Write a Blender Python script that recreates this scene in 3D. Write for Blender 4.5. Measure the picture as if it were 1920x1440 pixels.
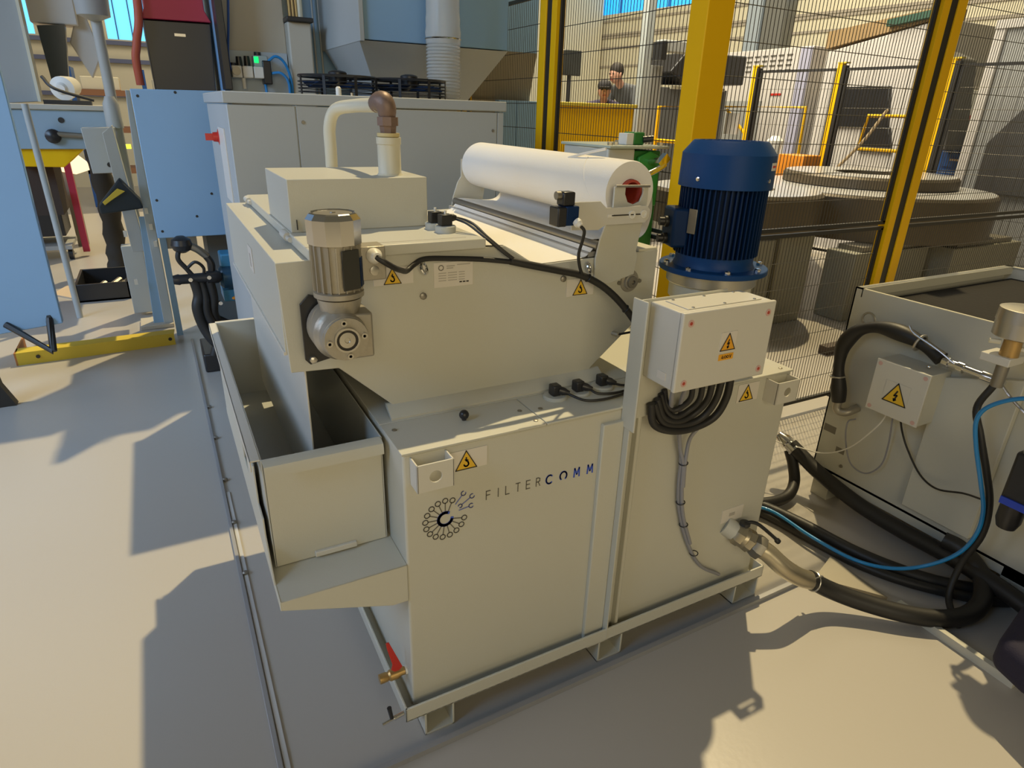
import bpy, bmesh, math, random
from mathutils import Vector, Matrix
random.seed(7)
S = bpy.context.scene
for o in list(bpy.data.objects): bpy.data.objects.remove(o)
COL = S.collection
V = Vector
PI = math.pi

# ------------------------------------------------------------------ camera
cam_d = bpy.data.cameras.new('camera'); cam = bpy.data.objects.new('camera', cam_d); COL.objects.link(cam)
rx, uy, fw = V((.88310601, -.46830701, .02850112)), V((.16012202, .3579347, .91991504)), V((.4410042, .80781885, -.39108056))
m = Matrix((rx, uy, -fw)).transposed().to_4x4(); m.translation = V((-.3789, -1.1874, 1.55))
cam.matrix_world = m
cam_d.sensor_width = 36; cam_d.lens = 22.38; cam_d.clip_start = .05; cam_d.clip_end = 100
S.camera = cam
# ------------------------------------------------------------------ exposure, world, lights
S.view_settings.view_transform = 'Standard'; S.view_settings.look = 'None'
S.view_settings.exposure = 0; S.view_settings.gamma = 1
try: S.view_settings.use_curve_mapping = False
except Exception: pass
w = bpy.data.worlds.new('hall_ambient'); S.world = w; w.use_nodes = True
w.node_tree.nodes['Background'].inputs[0].default_value = (.88, .76, .48, 1)
w.node_tree.nodes['Background'].inputs[1].default_value = .115

def light(name, kind, loc, energy, col, target=None, size=1, sizey=None, spot=None, blend=.3):
    d = bpy.data.lights.new(name, kind); d.energy = energy; d.color = col
    if kind == 'AREA':
        d.size = size
        if sizey: d.shape = 'RECTANGLE'; d.size_y = sizey
    elif kind == 'SPOT': d.shadow_soft_size = size; d.spot_size = spot; d.spot_blend = blend
    elif kind == 'POINT': d.shadow_soft_size = size
    o = bpy.data.objects.new(name, d); COL.objects.link(o); o.location = loc
    if target is not None:
        o.rotation_euler = (V(target) - V(loc)).to_track_quat('-Z', 'Y').to_euler()
    return o
sun = light('low_sun_through_rooflights', 'SUN', (3.7, 4.0, 10), 3.15, (1.0, .80, .44), (0, 0, 0)); sun.data.angle = math.radians(.9)
wl = light('blue_panel_fill', 'AREA', (-6.0, -.5, 4.5), 75, (.42, .66, 1.0), (-.7, 4.0, .6), 3.5, 2.5); wl.data.spread = math.radians(75)  # added blue fill, spread narrowed to reach the left machine panels
light('side_window_light', 'AREA', (-8, 3.0, 4.0), 160, (.74, .80, 1.0), (0, 1.5, .4), 5, 2.5)
light('right_wall_fill', 'AREA', (4.5, 5.5, 6.3), 750, (1.0, .90, .70), (9.5, 7.0, 1.5), 3, 6)  # added fill turned at the right wall, which the sun misses
light('front_face_fill', 'AREA', (-1.0, -5.5, 2.6), 92, (1.0, .84, .54), (.6, 0, .9), 4, 2.5)  # unseen warm fill added to lift the camera-facing tank sides
light('back_wall_fill', 'AREA', (-1.5, 9.0, 5.8), 120, (1.0, .88, .70), (-1.0, 13, 2), 4, 3)  # added fill brightening the back wall at far left

# ------------------------------------------------------------------ materials
MATS = {}
def mat(name, col, rough=.5, metal=0, bump=0, scale=60, var=0, emit=None, es=1, trans=0, alpha=1, coat=0):
    if name in MATS: return MATS[name]
    mt = bpy.data.materials.new(name); mt.use_nodes = True; nt = mt.node_tree; b = nt.nodes['Principled BSDF']
    b.inputs['Base Color'].default_value = (*col, 1); b.inputs['Roughness'].default_value = rough; b.inputs['Metallic'].default_value = metal
    if trans: b.inputs['Transmission Weight'].default_value = trans; b.inputs['IOR'].default_value = 1.2
    if alpha < 1: b.inputs['Alpha'].default_value = alpha
    if coat: b.inputs['Coat Weight'].default_value = coat; b.inputs['Coat Roughness'].default_value = .115
    if emit: b.inputs['Emission Color'].default_value = (*emit, 1); b.inputs['Emission Strength'].default_value = es
    tc = nt.nodes.new('ShaderNodeTexCoord')
    if var:
        n = nt.nodes.new('ShaderNodeTexNoise'); n.inputs['Scale'].default_value = 2.2; n.inputs['Detail'].default_value = 5
        nt.links.new(tc.outputs['Object'], n.inputs['Vector'])
        r = nt.nodes.new('ShaderNodeMapRange'); r.inputs['To Min'].default_value = 1 - var; r.inputs['To Max'].default_value = 1 + var
        nt.links.new(n.outputs['Fac'], r.inputs['Value'])
        mx = nt.nodes.new('ShaderNodeVectorMath'); mx.operation = 'SCALE'; mx.inputs[0].default_value = col
        nt.links.new(r.outputs['Result'], mx.inputs['Scale']); nt.links.new(mx.outputs[0], b.inputs['Base Color'])
    if bump:
        n = nt.nodes.new('ShaderNodeTexNoise'); n.inputs['Scale'].default_value = scale; n.inputs['Detail'].default_value = 2
        nt.links.new(tc.outputs['Object'], n.inputs['Vector'])
        bp = nt.nodes.new('ShaderNodeBump'); bp.inputs['Strength'].default_value = bump; bp.inputs['Distance'].default_value = .002
        nt.links.new(n.outputs['Fac'], bp.inputs['Height']); nt.links.new(bp.outputs[0], b.inputs['Normal'])
    MATS[name] = mt; return mt
PAINT = mat('light_grey_powder_coat', (.56, .55, .48), .42, bump=.12, scale=260, var=.03)
PAINT2 = mat('white_grey_enclosure_paint', (.63, .61, .55), .4, bump=.08, scale=300)
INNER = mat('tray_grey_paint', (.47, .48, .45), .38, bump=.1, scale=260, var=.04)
CHILL = mat('chiller_grey_paint', (.43, .45, .45), .5, bump=.05, scale=200, var=.03)
MBLUE = mat('machine_tool_blue_grey', (.25, .42, .62), .5, var=.04)
MGREY = mat('machine_tool_grey', (.42, .43, .41), .5, var=.05)
MBEIGE = mat('machine_tool_beige', (.50, .46, .38), .55, var=.05)
MDARK = mat('machine_dark_recess', (.20, .185, .15), .6, var=.08)
BLUE = mat('motor_blue_enamel', (.006, .048, .17), .42, bump=.1, scale=150)
BLUED = mat('motor_dark_blue', (.003, .022, .08), .5)
YEL = mat('safety_yellow', (.88, .50, .003), .5, var=.04)
for _m in (BLUE, BLUED, YEL): _m.node_tree.nodes['Principled BSDF'].inputs['Specular IOR Level'].default_value = .2
BLACK = mat('black_rubber', (.018, .017, .016), .5, bump=.15, scale=120)
BPLA = mat('black_plastic', (.02, .02, .022), .35)
CHROME = mat('bright_chrome', (.75, .75, .76), .16, 1)
ALU = mat('cast_aluminium', (.40, .37, .31), .42, .55, bump=.3, scale=110, var=.08)
STEEL = mat('brushed_steel', (.55, .53, .48), .33, .9, bump=.1)
STEELD = mat('dull_steel', (.30, .28, .24), .42, .8, var=.12)
BRASS = mat('brass', (.55, .36, .14), .35, .8)
BRASSN = mat('nickel_brass', (.50, .44, .32), .35, .75)
BROWN = mat('rusty_brown_fitting', (.22, .15, .12), .5, .35, bump=.4, scale=90, var=.15)
CREAMP = mat('cream_painted_pipe', (.66, .63, .50), .4, var=.05)
TAPE = mat('sealing_tape', (.60, .50, .25), .6)
WHITE = mat('white_plastic', (.78, .76, .70), .45)
PAPER = mat('filter_fleece', (.83, .80, .74), .9, bump=.25, scale=300, var=.02)
RED = mat('red_plastic', (.55, .03, .02), .4)
REDC = mat('red_core_tube', (.45, .06, .035), .55)
YELB = mat('yellow_kerb_paint', (.66, .50, .05), .5, var=.08)
YSTK = mat('warning_yellow', (.80, .50, .03), .5)
OSTK = mat('warning_orange', (.80, .38, .02), .5)
STK = mat('sticker_white', (.70, .66, .60), .4)
INK = mat('black_ink', (.03, .025, .02), .6)
INKG = mat('grey_ink', (.12, .11, .09), .6)
INKL = mat('faint_grey_ink', (.45, .42, .38), .6)
INKB = mat('blue_ink', (.035, .09, .55), .5)
INKB2 = mat('pale_blue_ink', (.13, .16, .45), .5)
GREYC = mat('grey_cable_sheath', (.27, .27, .30), .5)
BLUEC = mat('blue_air_tube', (.01, .22, .55), .3, coat=.4)
GREEN = mat('machine_green', (.03, .20, .04), .45, var=.1)
FBLACK = mat('black_fence_paint', (.022, .02, .018), .5)
WIRE = mat('dark_fence_wire', (.05, .045, .038), .5)
CREAM = mat('cream_wall_cladding', (.72, .66, .47), .6, var=.03)
WMACH = mat('far_machine_white', (.60, .57, .53), .5, var=.04)
WMACH2 = mat('far_machine_grey', (.36, .37, .36), .5)
DGL = mat('dark_glass', (.03, .032, .03), .18)
SKIN = mat('skin', (.50, .27, .19), .6)
CLOTHD = mat('dark_shirt', (.10, .105, .11), .9)
CLOTHN = mat('navy_overall', (.05, .04, .08), .9)
HAIR = mat('dark_hair', (.02, .014, .01), .7)
CAPM = mat('black_cap', (.02, .018, .02), .8)
GLOWW = mat('daylight_panel', (.1, .5, 1), .4, emit=(.0, .36, 1.0), es=1.15)
GLOWL = mat('daylight_panel_pale', (.2, .6, 1), .4, emit=(.12, .55, 1.0), es=1.3)
GLED = mat('green_led', (0, .5, .1), .4, emit=(0, 1, .15), es=1.5)
YLED = mat('yellow_led', (.4, .5, 0), .4, emit=(.7, 1, .05), es=2)
CLED = mat('cyan_screen', (.1, .5, .5), .4, emit=(.25, .9, .75), es=.9)
LAMP = mat('warm_work_lamp', (1, .8, .5), .4, emit=(1, .68, .38), es=1.3)
CLEAR = mat('clear_ribbed_plastic', (.78, .78, .74), .12, trans=.55)
ORANGE = mat('orange_plastic', (.75, .27, .02), .5)
BLUEP = mat('blue_cabinet_paint', (.02, .09, .30), .4)
REDM = mat('crimson_paint', (.42, .02, .05), .45)
HOSER = mat('orange_red_hose', (.50, .10, .05), .45)

def floor_mat():
    mt = bpy.data.materials.new('epoxy_floor'); mt.use_nodes = True; nt = mt.node_tree; b = nt.nodes['Principled BSDF']
    tc = nt.nodes.new('ShaderNodeTexCoord')
    n = nt.nodes.new('ShaderNodeTexNoise'); n.inputs['Scale'].default_value = .6; n.inputs['Detail'].default_value = 2
    nt.links.new(tc.outputs['Object'], n.inputs['Vector'])
    cr = nt.nodes.new('ShaderNodeValToRGB'); cr.color_ramp.elements[0].position = 0; cr.color_ramp.elements[1].position = 1
    cr.color_ramp.elements[0].color = (.395, .372, .342, 1); cr.color_ramp.elements[1].color = (.47, .442, .402, 1)
    nt.links.new(n.outputs['Fac'], cr.inputs['Fac']); nt.links.new(cr.outputs['Color'], b.inputs['Base Color'])
    n2 = nt.nodes.new('ShaderNodeTexNoise'); n2.inputs['Scale'].default_value = 55; n2.inputs['Detail'].default_value = 3
    nt.links.new(tc.outputs['Object'], n2.inputs['Vector'])
    b.inputs['Roughness'].default_value = .27
    bp = nt.nodes.new('ShaderNodeBump'); bp.inputs['Strength'].default_value = .12; bp.inputs['Distance'].default_value = .002
    nt.links.new(n2.outputs['Fac'], bp.inputs['Height']); nt.links.new(bp.outputs[0], b.inputs['Normal'])
    return mt
FLOORM = floor_mat()

# ------------------------------------------------------------------ mesh builder
def crom(pts, k=6):
    P = [V(p) for p in pts]
    if len(P) < 3: return P
    Q = [P[0] * 2 - P[1]] + P + [P[-1] * 2 - P[-2]]; out = []
    for i in range(1, len(Q) - 2):
        for j in range(k):
            t = j / k; a, b, c, d = Q[i - 1], Q[i], Q[i + 1], Q[i + 2]
            out.append(.5 * ((2 * b) + (c - a) * t + (2 * a - 5 * b + 4 * c - d) * t * t + (3 * b - a - 3 * c + d) * t ** 3))
    out.append(P[-1]); return out
def perp(d):
    d = d.normalized(); a = V((0, 0, 1)) if abs(d.z) < .9 else V((1, 0, 0))
    u = d.cross(a).normalized(); return u, d.cross(u).normalized()
class MB:
    def __init__(s): s.v = []; s.f = []
    def add(s, vs, fs):
        o = len(s.v); s.v += [V(x) for x in vs]; s.f += [tuple(i + o for i in f) for f in fs]; return s
    def obox(s, c, a, b, d):
        c, a, b, d = V(c), V(a), V(b), V(d)
        vs = [c + i * a + j * b + k * d for i in (-1, 1) for j in (-1, 1) for k in (-1, 1)]
        return s.add(vs, [(0, 1, 3, 2), (4, 6, 7, 5), (0, 4, 5, 1), (2, 3, 7, 6), (0, 2, 6, 4), (1, 5, 7, 3)])
    def box(s, x0, x1, y0, y1, z0, z1):
        return s.obox(((x0 + x1) / 2, (y0 + y1) / 2, (z0 + z1) / 2), ((x1 - x0) / 2, 0, 0), (0, (y1 - y0) / 2, 0), (0, 0, (z1 - z0) / 2))
    def prism(s, poly, ax, a, b):
        n = len(poly)
        def mk(p, t): return {'X': (t, p[0], p[1]), 'Y': (p[0], t, p[1]), 'Z': (p[0], p[1], t)}[ax]
        return s.add([mk(p, a) for p in poly] + [mk(p, b) for p in poly],
                     [tuple(range(n)), tuple(range(2 * n - 1, n - 1, -1))] + [(i, (i + 1) % n, n + (i + 1) % n, n + i) for i in range(n)])
    def lathe(s, c, d, prof, n=24, cap=True, ph=0):
        c, d = V(c), V(d).normalized(); u, w_ = perp(d); vs = []; fs = []
        for t, r in prof:
            for i in range(n):
                a = 2 * PI * i / n + ph; vs.append(c + d * t + (u * math.cos(a) + w_ * math.sin(a)) * r)
        for k in range(len(prof) - 1):
            for i in range(n):
                j = (i + 1) % n; fs.append((k * n + i, k * n + j, (k + 1) * n + j, (k + 1) * n + i))
        if cap: fs += [tuple(range(n)), tuple(range(len(prof) * n - 1, (len(prof) - 1) * n - 1, -1))]
        return s.add(vs, fs)
    def cyl(s, p0, p1, r0, r1=None, n=20, ph=0):
        d = V(p1) - V(p0); return s.lathe(p0, d, [(0, r0), (d.length, r0 if r1 is None else r1)], n, ph=ph)
    def tube(s, pts, r, n=10, k=6, smooth=True, caps=True):
        P = crom(pts, k) if smooth else [V(p) for p in pts]; vs = []; fs = []
        t0 = (P[1] - P[0]).normalized(); u, _ = perp(t0)
        for i, p in enumerate(P):
            t = (P[min(i + 1, len(P) - 1)] - P[max(i - 1, 0)]).normalized()
            u = (u - t * u.dot(t)).normalized(); w_ = t.cross(u)
            rr = r if not callable(r) else r(i / (len(P) - 1))
            for j in range(n):
                a = 2 * PI * j / n; vs.append(p + (u * math.cos(a) + w_ * math.sin(a)) * rr)
        for i in range(len(P) - 1):
            for j in range(n):
                q = (j + 1) % n; fs.append((i * n + j, i * n + q, (i + 1) * n + q, (i + 1) * n + j))
        if caps: fs += [tuple(range(n)), tuple(range(len(P) * n - 1, (len(P) - 1) * n - 1, -1))]
        return s.add(vs, fs)
    def torus(s, c, d, R, r, n=20, m_=8, a0=0, a1=2 * PI):
        u, w_ = perp(V(d)); P = [V(c) + (u * math.cos(a0 + (a1 - a0) * i / n) + w_ * math.sin(a0 + (a1 - a0) * i / n)) * R for i in range(n + 1)]
        return s.tube(P, r, m_, smooth=False)
    def ball(s, c, r, n=14, sc=(1, 1, 1)):
        vs = []; fs = []; k = n // 2
        for i in range(k + 1):
            for j in range(n):
                a = PI * (i + .001) / (k + .002); b = 2 * PI * j / n
                vs.append(V(c) + V((r * sc[0] * math.sin(a) * math.cos(b), r * sc[1] * math.sin(a) * math.sin(b), r * sc[2] * math.cos(a))))
        for i in range(k):
            for j in range(n): q = (j + 1) % n; fs.append((i * n + j, i * n + q, (i + 1) * n + q, (i + 1) * n + j))
        return s.add(vs, fs)
    def holeplate(s, c, u, v_, w2, h2, r, th, n=24):
        c, u, v_ = V(c), V(u), V(v_); nn = u.cross(v_) * (th / 2); vs = []; fs = []
        for sg in (-1, 1):
            for i in range(n):
                a = 2 * PI * i / n; x, y = math.cos(a), math.sin(a); q = max(abs(x), abs(y)); vs.append(c + u * (w2 * x / q) + v_ * (h2 * y / q) + nn * sg)
            for i in range(n):
                a = 2 * PI * i / n; vs.append(c + (u * math.cos(a) + v_ * math.sin(a)) * r + nn * sg)
        for i in range(n):
            j = (i + 1) % n
            fs += [(i, j, n + j, n + i), (2 * n + i, 3 * n + i, 3 * n + j, 2 * n + j), (i, 2 * n + i, 2 * n + j, j), (n + i, n + j, 3 * n + j, 3 * n + i)]
        return s.add(vs, fs)
    def build(s, name, mt, parent=None, bevel=0, smooth=True, seg=2):
        me = bpy.data.meshes.new(name); o0 = V((0, 0, 0))
        if parent is not None: o0 = V(parent['_o'])
        me.from_pydata([v - o0 for v in s.v], [], s.f); me.validate()
        bm = bmesh.new(); bm.from_mesh(me); bmesh.ops.recalc_face_normals(bm, faces=bm.faces[:]); bm.to_mesh(me); bm.free()
        me.materials.append(mt)
        if smooth:
            for p in me.polygons: p.use_smooth = True
            me.set_sharp_from_angle(angle=math.radians(35))
        o = bpy.data.objects.new(name, me); COL.objects.link(o)
        if bevel:
            b = o.modifiers.new('bevel', 'BEVEL'); b.width = bevel; b.segments = seg; b.limit_method = 'ANGLE'; b.angle_limit = math.radians(40)
        if parent is not None: o.parent = parent; o['_o'] = parent['_o']
        else: o['_o'] = (0, 0, 0)
        return o
def thing(name, label, cat, loc=(0, 0, 0), group=None):
    o = bpy.data.objects.new(name, None); COL.objects.link(o); o.location = loc; o['_o'] = tuple(loc)
    o['label'] = label; o['category'] = cat; o.empty_display_size = .05
    if group: o['group'] = group
    return o
def tag(o, label, cat, group=None):
    o['label'] = label; o['category'] = cat
    if group: o['group'] = group
    return o
def struct(o): o['kind'] = 'structure'; return o
def lab(o, t): o['label'] = t; return o
def copytree(o, dx, label=None):
    c = o.copy(); COL.objects.link(c); c.location = o.location + V(dx)
    if label: c['label'] = label
    def rec(a, b):
        for ch in list(a.children):
            d = ch.copy(); COL.objects.link(d); d.parent = b; rec(ch, d)
    rec(o, c); return c

# flat strokes on a surface: origin, unit u, unit v, out normal
def strokes(mb, lines, wd, o, u, v_, off=.0006, th=.0006):
    o, u, v_ = V(o), V(u), V(v_); n = u.cross(v_).normalized()
    for ln in lines:
        P = [o + u * p[0] + v_ * p[1] for p in ln]
        for a, b in zip(P[:-1], P[1:]):
            d = b - a
            if d.length < 1e-7: continue
            t = d.normalized(); mb.obox((a + b) / 2 + n * (off + th / 2), t * (d.length / 2 + wd * .4), n.cross(t) * wd / 2, n * th / 2)
    return mb
def arc(cx, cy, r, a0, a1, n=10): return [(cx + r * math.cos(math.radians(a0 + (a1 - a0) * i / n)), cy + r * math.sin(math.radians(a0 + (a1 - a0) * i / n))) for i in range(n + 1)]
HOOK = [[(0, .62), (0, .46)], [(-.05, .52), (.08, .47)], [(0, .46), (.09, .38)] + arc(0, .27, .12, 30, -170, 10)]
BOLT = [[(.04, .62), (-.06, .38), (.06, .42), (-.02, .14)], [(-.02, .14), (-.05, .22)], [(-.02, .14), (.05, .2)]]
def warning(parent, o, u, v_, w_, h, glyph, tx=.45, ts=.85, backing=True, name='warning_sticker', tri=YSTK):
    """white sticker with a black-edged yellow triangle; o is the lower left corner"""
    o, u, v_ = V(o), V(u), V(v_); n = u.cross(v_).normalized()
    s = MB().obox(o + u * w_ / 2 + v_ * h / 2 + n * .0005, u * w_ / 2, v_ * h / 2, n * .0005).build(name, STK if backing else PAINT2, parent, smooth=False)
    hh = h * ts; b = o + u * w_ * tx + v_ * (h - hh) / 2 + n * .001
    hw = hh * .56
    MB().add([b - u * hw, b + u * hw, b + v_ * hh, b - u * hw + n * .0006, b + u * hw + n * .0006, b + v_ * hh + n * .0006],
             [(0, 1, 2), (5, 4, 3), (0, 3, 4, 1), (1, 4, 5, 2), (2, 5, 3, 0)]).build('yellow_triangle', tri, s, smooth=False)
    g = MB(); k = hh
    strokes(g, [[(-hw, 0), (hw, 0), (0, hh), (-hw, 0)]], hh * .05, b, u, v_, .0007)
    strokes(g, [[(x * k, y * k) for x, y in l] for l in glyph], hh * .075, b, u, v_, .0007)
    g.build('warning_symbol', INK, s, smooth=False)
    return s
X, Y, Z = V((1, 0, 0)), V((0, 1, 0)), V((0, 0, 1))

# ================================================================== SETTING
struct(MB().box(-9, 14, -6, 16, -.1, 0).build('floor', FLOORM, smooth=False))
# right hall wall, slightly turned, with cladding rails and daylight strip
wd_ = V((-.146, .989, 0)); wn = V((.989, .146, 0)); w0 = V((11, 9.3, 0))
def wbox(mb, t0, t1, z0, z1, d0, d1):
    return mb.obox(w0 + wd_ * (t0 + t1) / 2 + wn * (d0 + d1) / 2 + Z * (z0 + z1) / 2, wd_ * (t1 - t0) / 2, wn * (d1 - d0) / 2, Z * (z1 - z0) / 2)
wall_r = struct(wbox(wbox(wbox(MB(), -13, 8.5, 0, 3.9, 0, .2), -13, 8.5, 5.3, 7.5, 0, .2), -13, -2.0, 3.9, 5.3, 0, .2).build('wall_right', CREAM, smooth=False))
for k, z in enumerate((3.12, 3.36, 3.42, 3.72, 2.7)):
    wbox(MB(), -13, 8.4, z, z + .045, -.035, 0).build('cladding_rail', mat('cladding_rail_grey', (.40, .35, .27), .6), wall_r, smooth=False)  # rails in one plain grey-brown
win = struct(wbox(MB(), -2.0, 8.5, 3.9, 5.3, .1, .12).build('window_1', GLOWW, smooth=False))
for k in range(14): wbox(MB(), -1.9 + k * .78, -1.87 + k * .78, 3.9, 5.3, .06, .1).build('window_mullion', mat('window_frame_blue_grey', (.05, .2, .45), .5), win, smooth=False)
t_ = struct(wbox(MB(), 6.0, 6.3, 0, 5, -.3, 0).build('trim_1', mat('teal_pillar', (.16, .24, .24), .5), smooth=False))
t_ = struct(wbox(MB(), .0, .32, 2.2, 6.5, -.35, 0).build('trim_2', mat('steel_pillar_blue', (.38, .44, .48), .5), smooth=False))
t_ = struct(wbox(MB(), -.55, -.1, 2.2, 6.5, -.4, -.05).build('trim_3', mat('steel_pillar_dark', (.17, .17, .15), .5), smooth=False))
# back wall on the left with two daylight windows
wb = MB(); wb.box(-8, 10.2, 14, 14.2, 0, 2.6); wb.box(-8, 10.2, 14, 14.2, 3.35, 7)
wb.box(-8, -2.3, 14, 14.2, 2.6, 3.35); wb.box(-1.86, -.76, 14, 14.2, 2.6, 3.35); wb.box(.7, 10.2, 14, 14.2, 2.6, 3.35)
struct(wb.build('wall_back', CREAM, smooth=False))
w2 = struct(MB().box(-2.3, -1.86, 14.05, 14.07, 2.6, 3.35).build('window_2', GLOWL, smooth=False))
w3 = struct(MB().box(-.76, .7, 14.05, 14.07, 2.6, 3.35).build('window_3', GLOWL, smooth=False))
for k in range(6): MB().box(-.6 + k * .24, -.58 + k * .24, 14.0, 14.05, 2.6, 3.35).build('window_mullion', MATS['window_frame_blue_grey'], w3, smooth=False)
rb = MB()
for z in (2.5, 2.2, 1.62): rb.box(-6, 2.5, 13.9, 13.99, z, z + .07)
struct(rb.build('trim_4', mat('blue_grey_wall_rail', (.13, .15, .25), .5), smooth=False))

# drip tray edging round the machine on the floor
ed = thing('drip_tray_edging', 'low grey metal floor edging bolted around the filter machine', 'floor edging', (0, 0, 0))
EDG = mat('worn_grey_metal_edge', (.33, .33, .34), .4, .2, var=.25)
MB().box(-.348, -.334, -1.1, 3.65, 0, .012).build('left_strip', EDG, ed, .002)
MB().box(-.331, -.318, -1.1, 1.45, 0, .006).build('scuffed_inner_strip', mat('scuffed_light_strip', (.50, .50, .50), .4, var=.5), ed)
for yy in (2.40, 2.0, 1.56, 1.2, .86): MB().lathe((-.325, yy, 0), Z, [(0, .011), (.012, .011), (.016, .006)], 8).build('anchor_bolt', STEELD, ed)
MB().prism([(-.3, -.088), (1.53, -.064), (1.53, -.048), (-.3, -.072)], 'Z', 0, .018).build('front_strip', EDG, ed)
MB().prism([(1.655, -.30), (1.675, -.30), (1.665, -.66), (1.645, -.66)], 'Z', 0, .03).build('right_strip', PAINT, ed)
MB().box(1.645, 2.3, -.672, -.652, 0, .03).build('right_front_strip', PAINT, ed)
MB().prism([(1.50, -.085), (1.66, -.03), (1.645, -.27)], 'Z', 0, .03).build('folded_sheet_flap', STEELD, ed, smooth=False)

# ================================================================== COOLANT TANK
tk = thing('coolant_tank', 'large light grey coolant tank with lettering and lid, standing on channel feet', 'tank', (0, 0, 0))
MB().box(0, 1.243, 0, 1.1, .085, .848).build('tank_body', PAINT, tk, .006, seg=3)
fr = MB()
fr.box(-.031, 1.275, -.033, 1.13, .079, .085); fr.box(-.031, 1.275, -.033, -.027, .079, .124); fr.box(-.031, -.025, -.033, 1.13, .079, .124)
fr.box(1.269, 1.275, -.033, 1.13, .079, .124)
fr.build('base_frame', PAINT, tk, .0015)
for x0, x1 in ((.02, .105), (.58, .67), (1.15, 1.262)):
    f = MB(); f.box(x0, x0 + .006, -.031, 1.1, 0, .079); f.box(x1 - .006, x1, -.031, 1.1, 0, .079); f.box(x0, x1, -.031, 1.1, 0, .006)
    f.build('channel_foot', PAINT, tk, .001)
MB().box(-.003, .367, -.004, .155, .849, .855).build('lid_panel', PAINT, tk, .0012)
MB().box(.370, 1.246, -.004, .155, .849, .855).build('lid_panel', PAINT, tk, .0012)
MB().box(-.003, 1.246, .158, 1.1, .849, .855).build('lid_panel', PAINT, tk, .0012)
for x, y in ((.02, .115), (.34, .085), (.395, .075), (1.215, .02), (.35, .02)):
    MB().lathe((x, y, .855), Z, [(0, .006), (.002, .006), (.003, .003)], 10).build('lid_screw', STEELD, tk)
kb = MB().cyl((.192, .098, .853), (.192, .098, .862), .006, n=10); kb.ball((.192, .098, .869), .0125)
lab(kb.build('lid_knob', BPLA, tk), 'black ball knob')
ch = MB(); ch.box(.535, .602, -.014, .001, .092, .818); ch.box(.643, .655, -.020, .001, .092, .85)
ch.build('stiffener_channel', PAINT, tk, .003)
MB().box(.602, .607, -.034, .001, .092, .812).build('stiffener_flange', PAINT, tk, .001)
MB().lathe((.611, -.03, .80), X, [(0, .007), (.006, .007)], 6).build('bracket_bolt', CHROME, tk)
def lug(x0, x1, zc):
    g = MB(); g.holeplate(((x0 + x1) / 2, -.045, .808), X, Z, (x1 - x0) / 2, .035, .0145, .004)
    g.box(x0, x0 + .004, -.047, 0, .773, .843); g.box(x1 - .004, x1, -.047, 0, .773, .843)
    g.build('lifting_lug', PAINT2, tk, .001)
lug(.016, .104, 0); lug(1.135, 1.228, 0)
warning(tk, (.114, -.0005, .778), X, Z, .093, .052, HOOK, .42, .92)
warning(tk, (1.022, -.0005, .782), X, Z, .085, .058, HOOK, .45, .85)
s_ = MB().box(1.053, 1.147, -.0012, 0, .346, .396).build('white_label', STK, tk, smooth=False)
MB().box(1.085, 1.11, -.0018, -.001, .366, .378).build('label_print', INKL, s_, smooth=False)
# lettering
LT = {'F': [[(0, 0), (0, 1), (.55, 1)], [(0, .52), (.5, .52)]], 'I': [[(.1, 0), (.1, 1)]], 'L': [[(0, 1), (0, 0), (.52, 0)]],
      'T': [[(0, 1), (.62, 1)], [(.31, 1), (.31, 0)]], 'E': [[(.55, 0), (0, 0), (0, 1), (.55, 1)], [(0, .52), (.5, .52)]],
      'R': [[(0, 0), (0, 1), (.3, 1), (.52, .9), (.52, .6), (.3, .5), (0, .5)], [(.28, .5), (.56, 0)]],
      'C': [arc(.42, .5, .5, 50, 310, 14)], 'O': [arc(.42, .5, .5, -50, 230, 18)],
      'M': [[(0, 0), (.06, 1), (.4, .28), (.74, 1), (.8, 0)]]}
def word(t, x, z, h, step, wd, mt, name):
    g = MB()
    for c in t: strokes(g, [[(p[0] * h * .82, p[1] * h) for p in l] for l in LT[c]], wd, (x, 0, z), X, Z); x += step[c] if isinstance(step, dict) else step
    return g.build(name, mt, tk, smooth=False)
lab(word('FILTER', .207, .6785, .0235, {'F': .031, 'I': .0225, 'L': .0285, 'T': .030, 'E': .029, 'R': .03}, .0021, INKG, 'lettering'), 'thin dark first part of the lettering')
lab(word('COMM', .379, .6765, .0245, .0418, .0042, INKB, 'lettering'), 'bold blue second part of the lettering')
lc = (.099, 0, .655)
g = MB(); g2 = MB(); g3 = MB()
for k in range(14):
    a = math.radians(68 + k * 21.5); c_, s__ = math.cos(a), math.sin(a)
    strokes(g, [[(c_ * .020, s__ * .020), (c_ * .044, s__ * .044)], [(c_ * .0505 + .0068 * math.cos(a + 2.7 + q * .62), s__ * .0505 + .0068 * math.sin(a + 2.7 + q * .62)) for q in range(11)]], .0022, lc, X, Z)
strokes(g2, [arc(0, 0, .0175, 62, 355, 20)], .0075, lc, X, Z)
for ax_, ay_, an, dbl in ((.027, .034, 50, 0), (.043, .028, 32, 1), (.036, .014, 8, 0)):
    a = math.radians(an); L = .026; t = (math.cos(a), math.sin(a))
    e = (ax_ + t[0] * L, ay_ + t[1] * L); strokes(g3, [[(ax_, ay_), e]], .0022, lc, X, Z)
    strokes(g3, [[(e[0] + t[0] * .006 + .006 * math.cos(a + r_), e[1] + t[1] * .006 + .006 * math.sin(a + r_)) for r_ in [.7 + q * .49 for q in range(11)]]], .0022, lc, X, Z)
    if dbl: strokes(g3, [[(ax_ - t[0] * .005 + .005 * math.cos(a + PI + r_), ay_ - t[1] * .005 + .005 * math.sin(a + PI + r_)) for r_ in [.7 + q * .49 for q in range(11)]]], .0022, lc, X, Z)
lab(g.build('emblem_spanner_ring', INKG, tk, smooth=False), 'dark printed ring of spanners')
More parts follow.
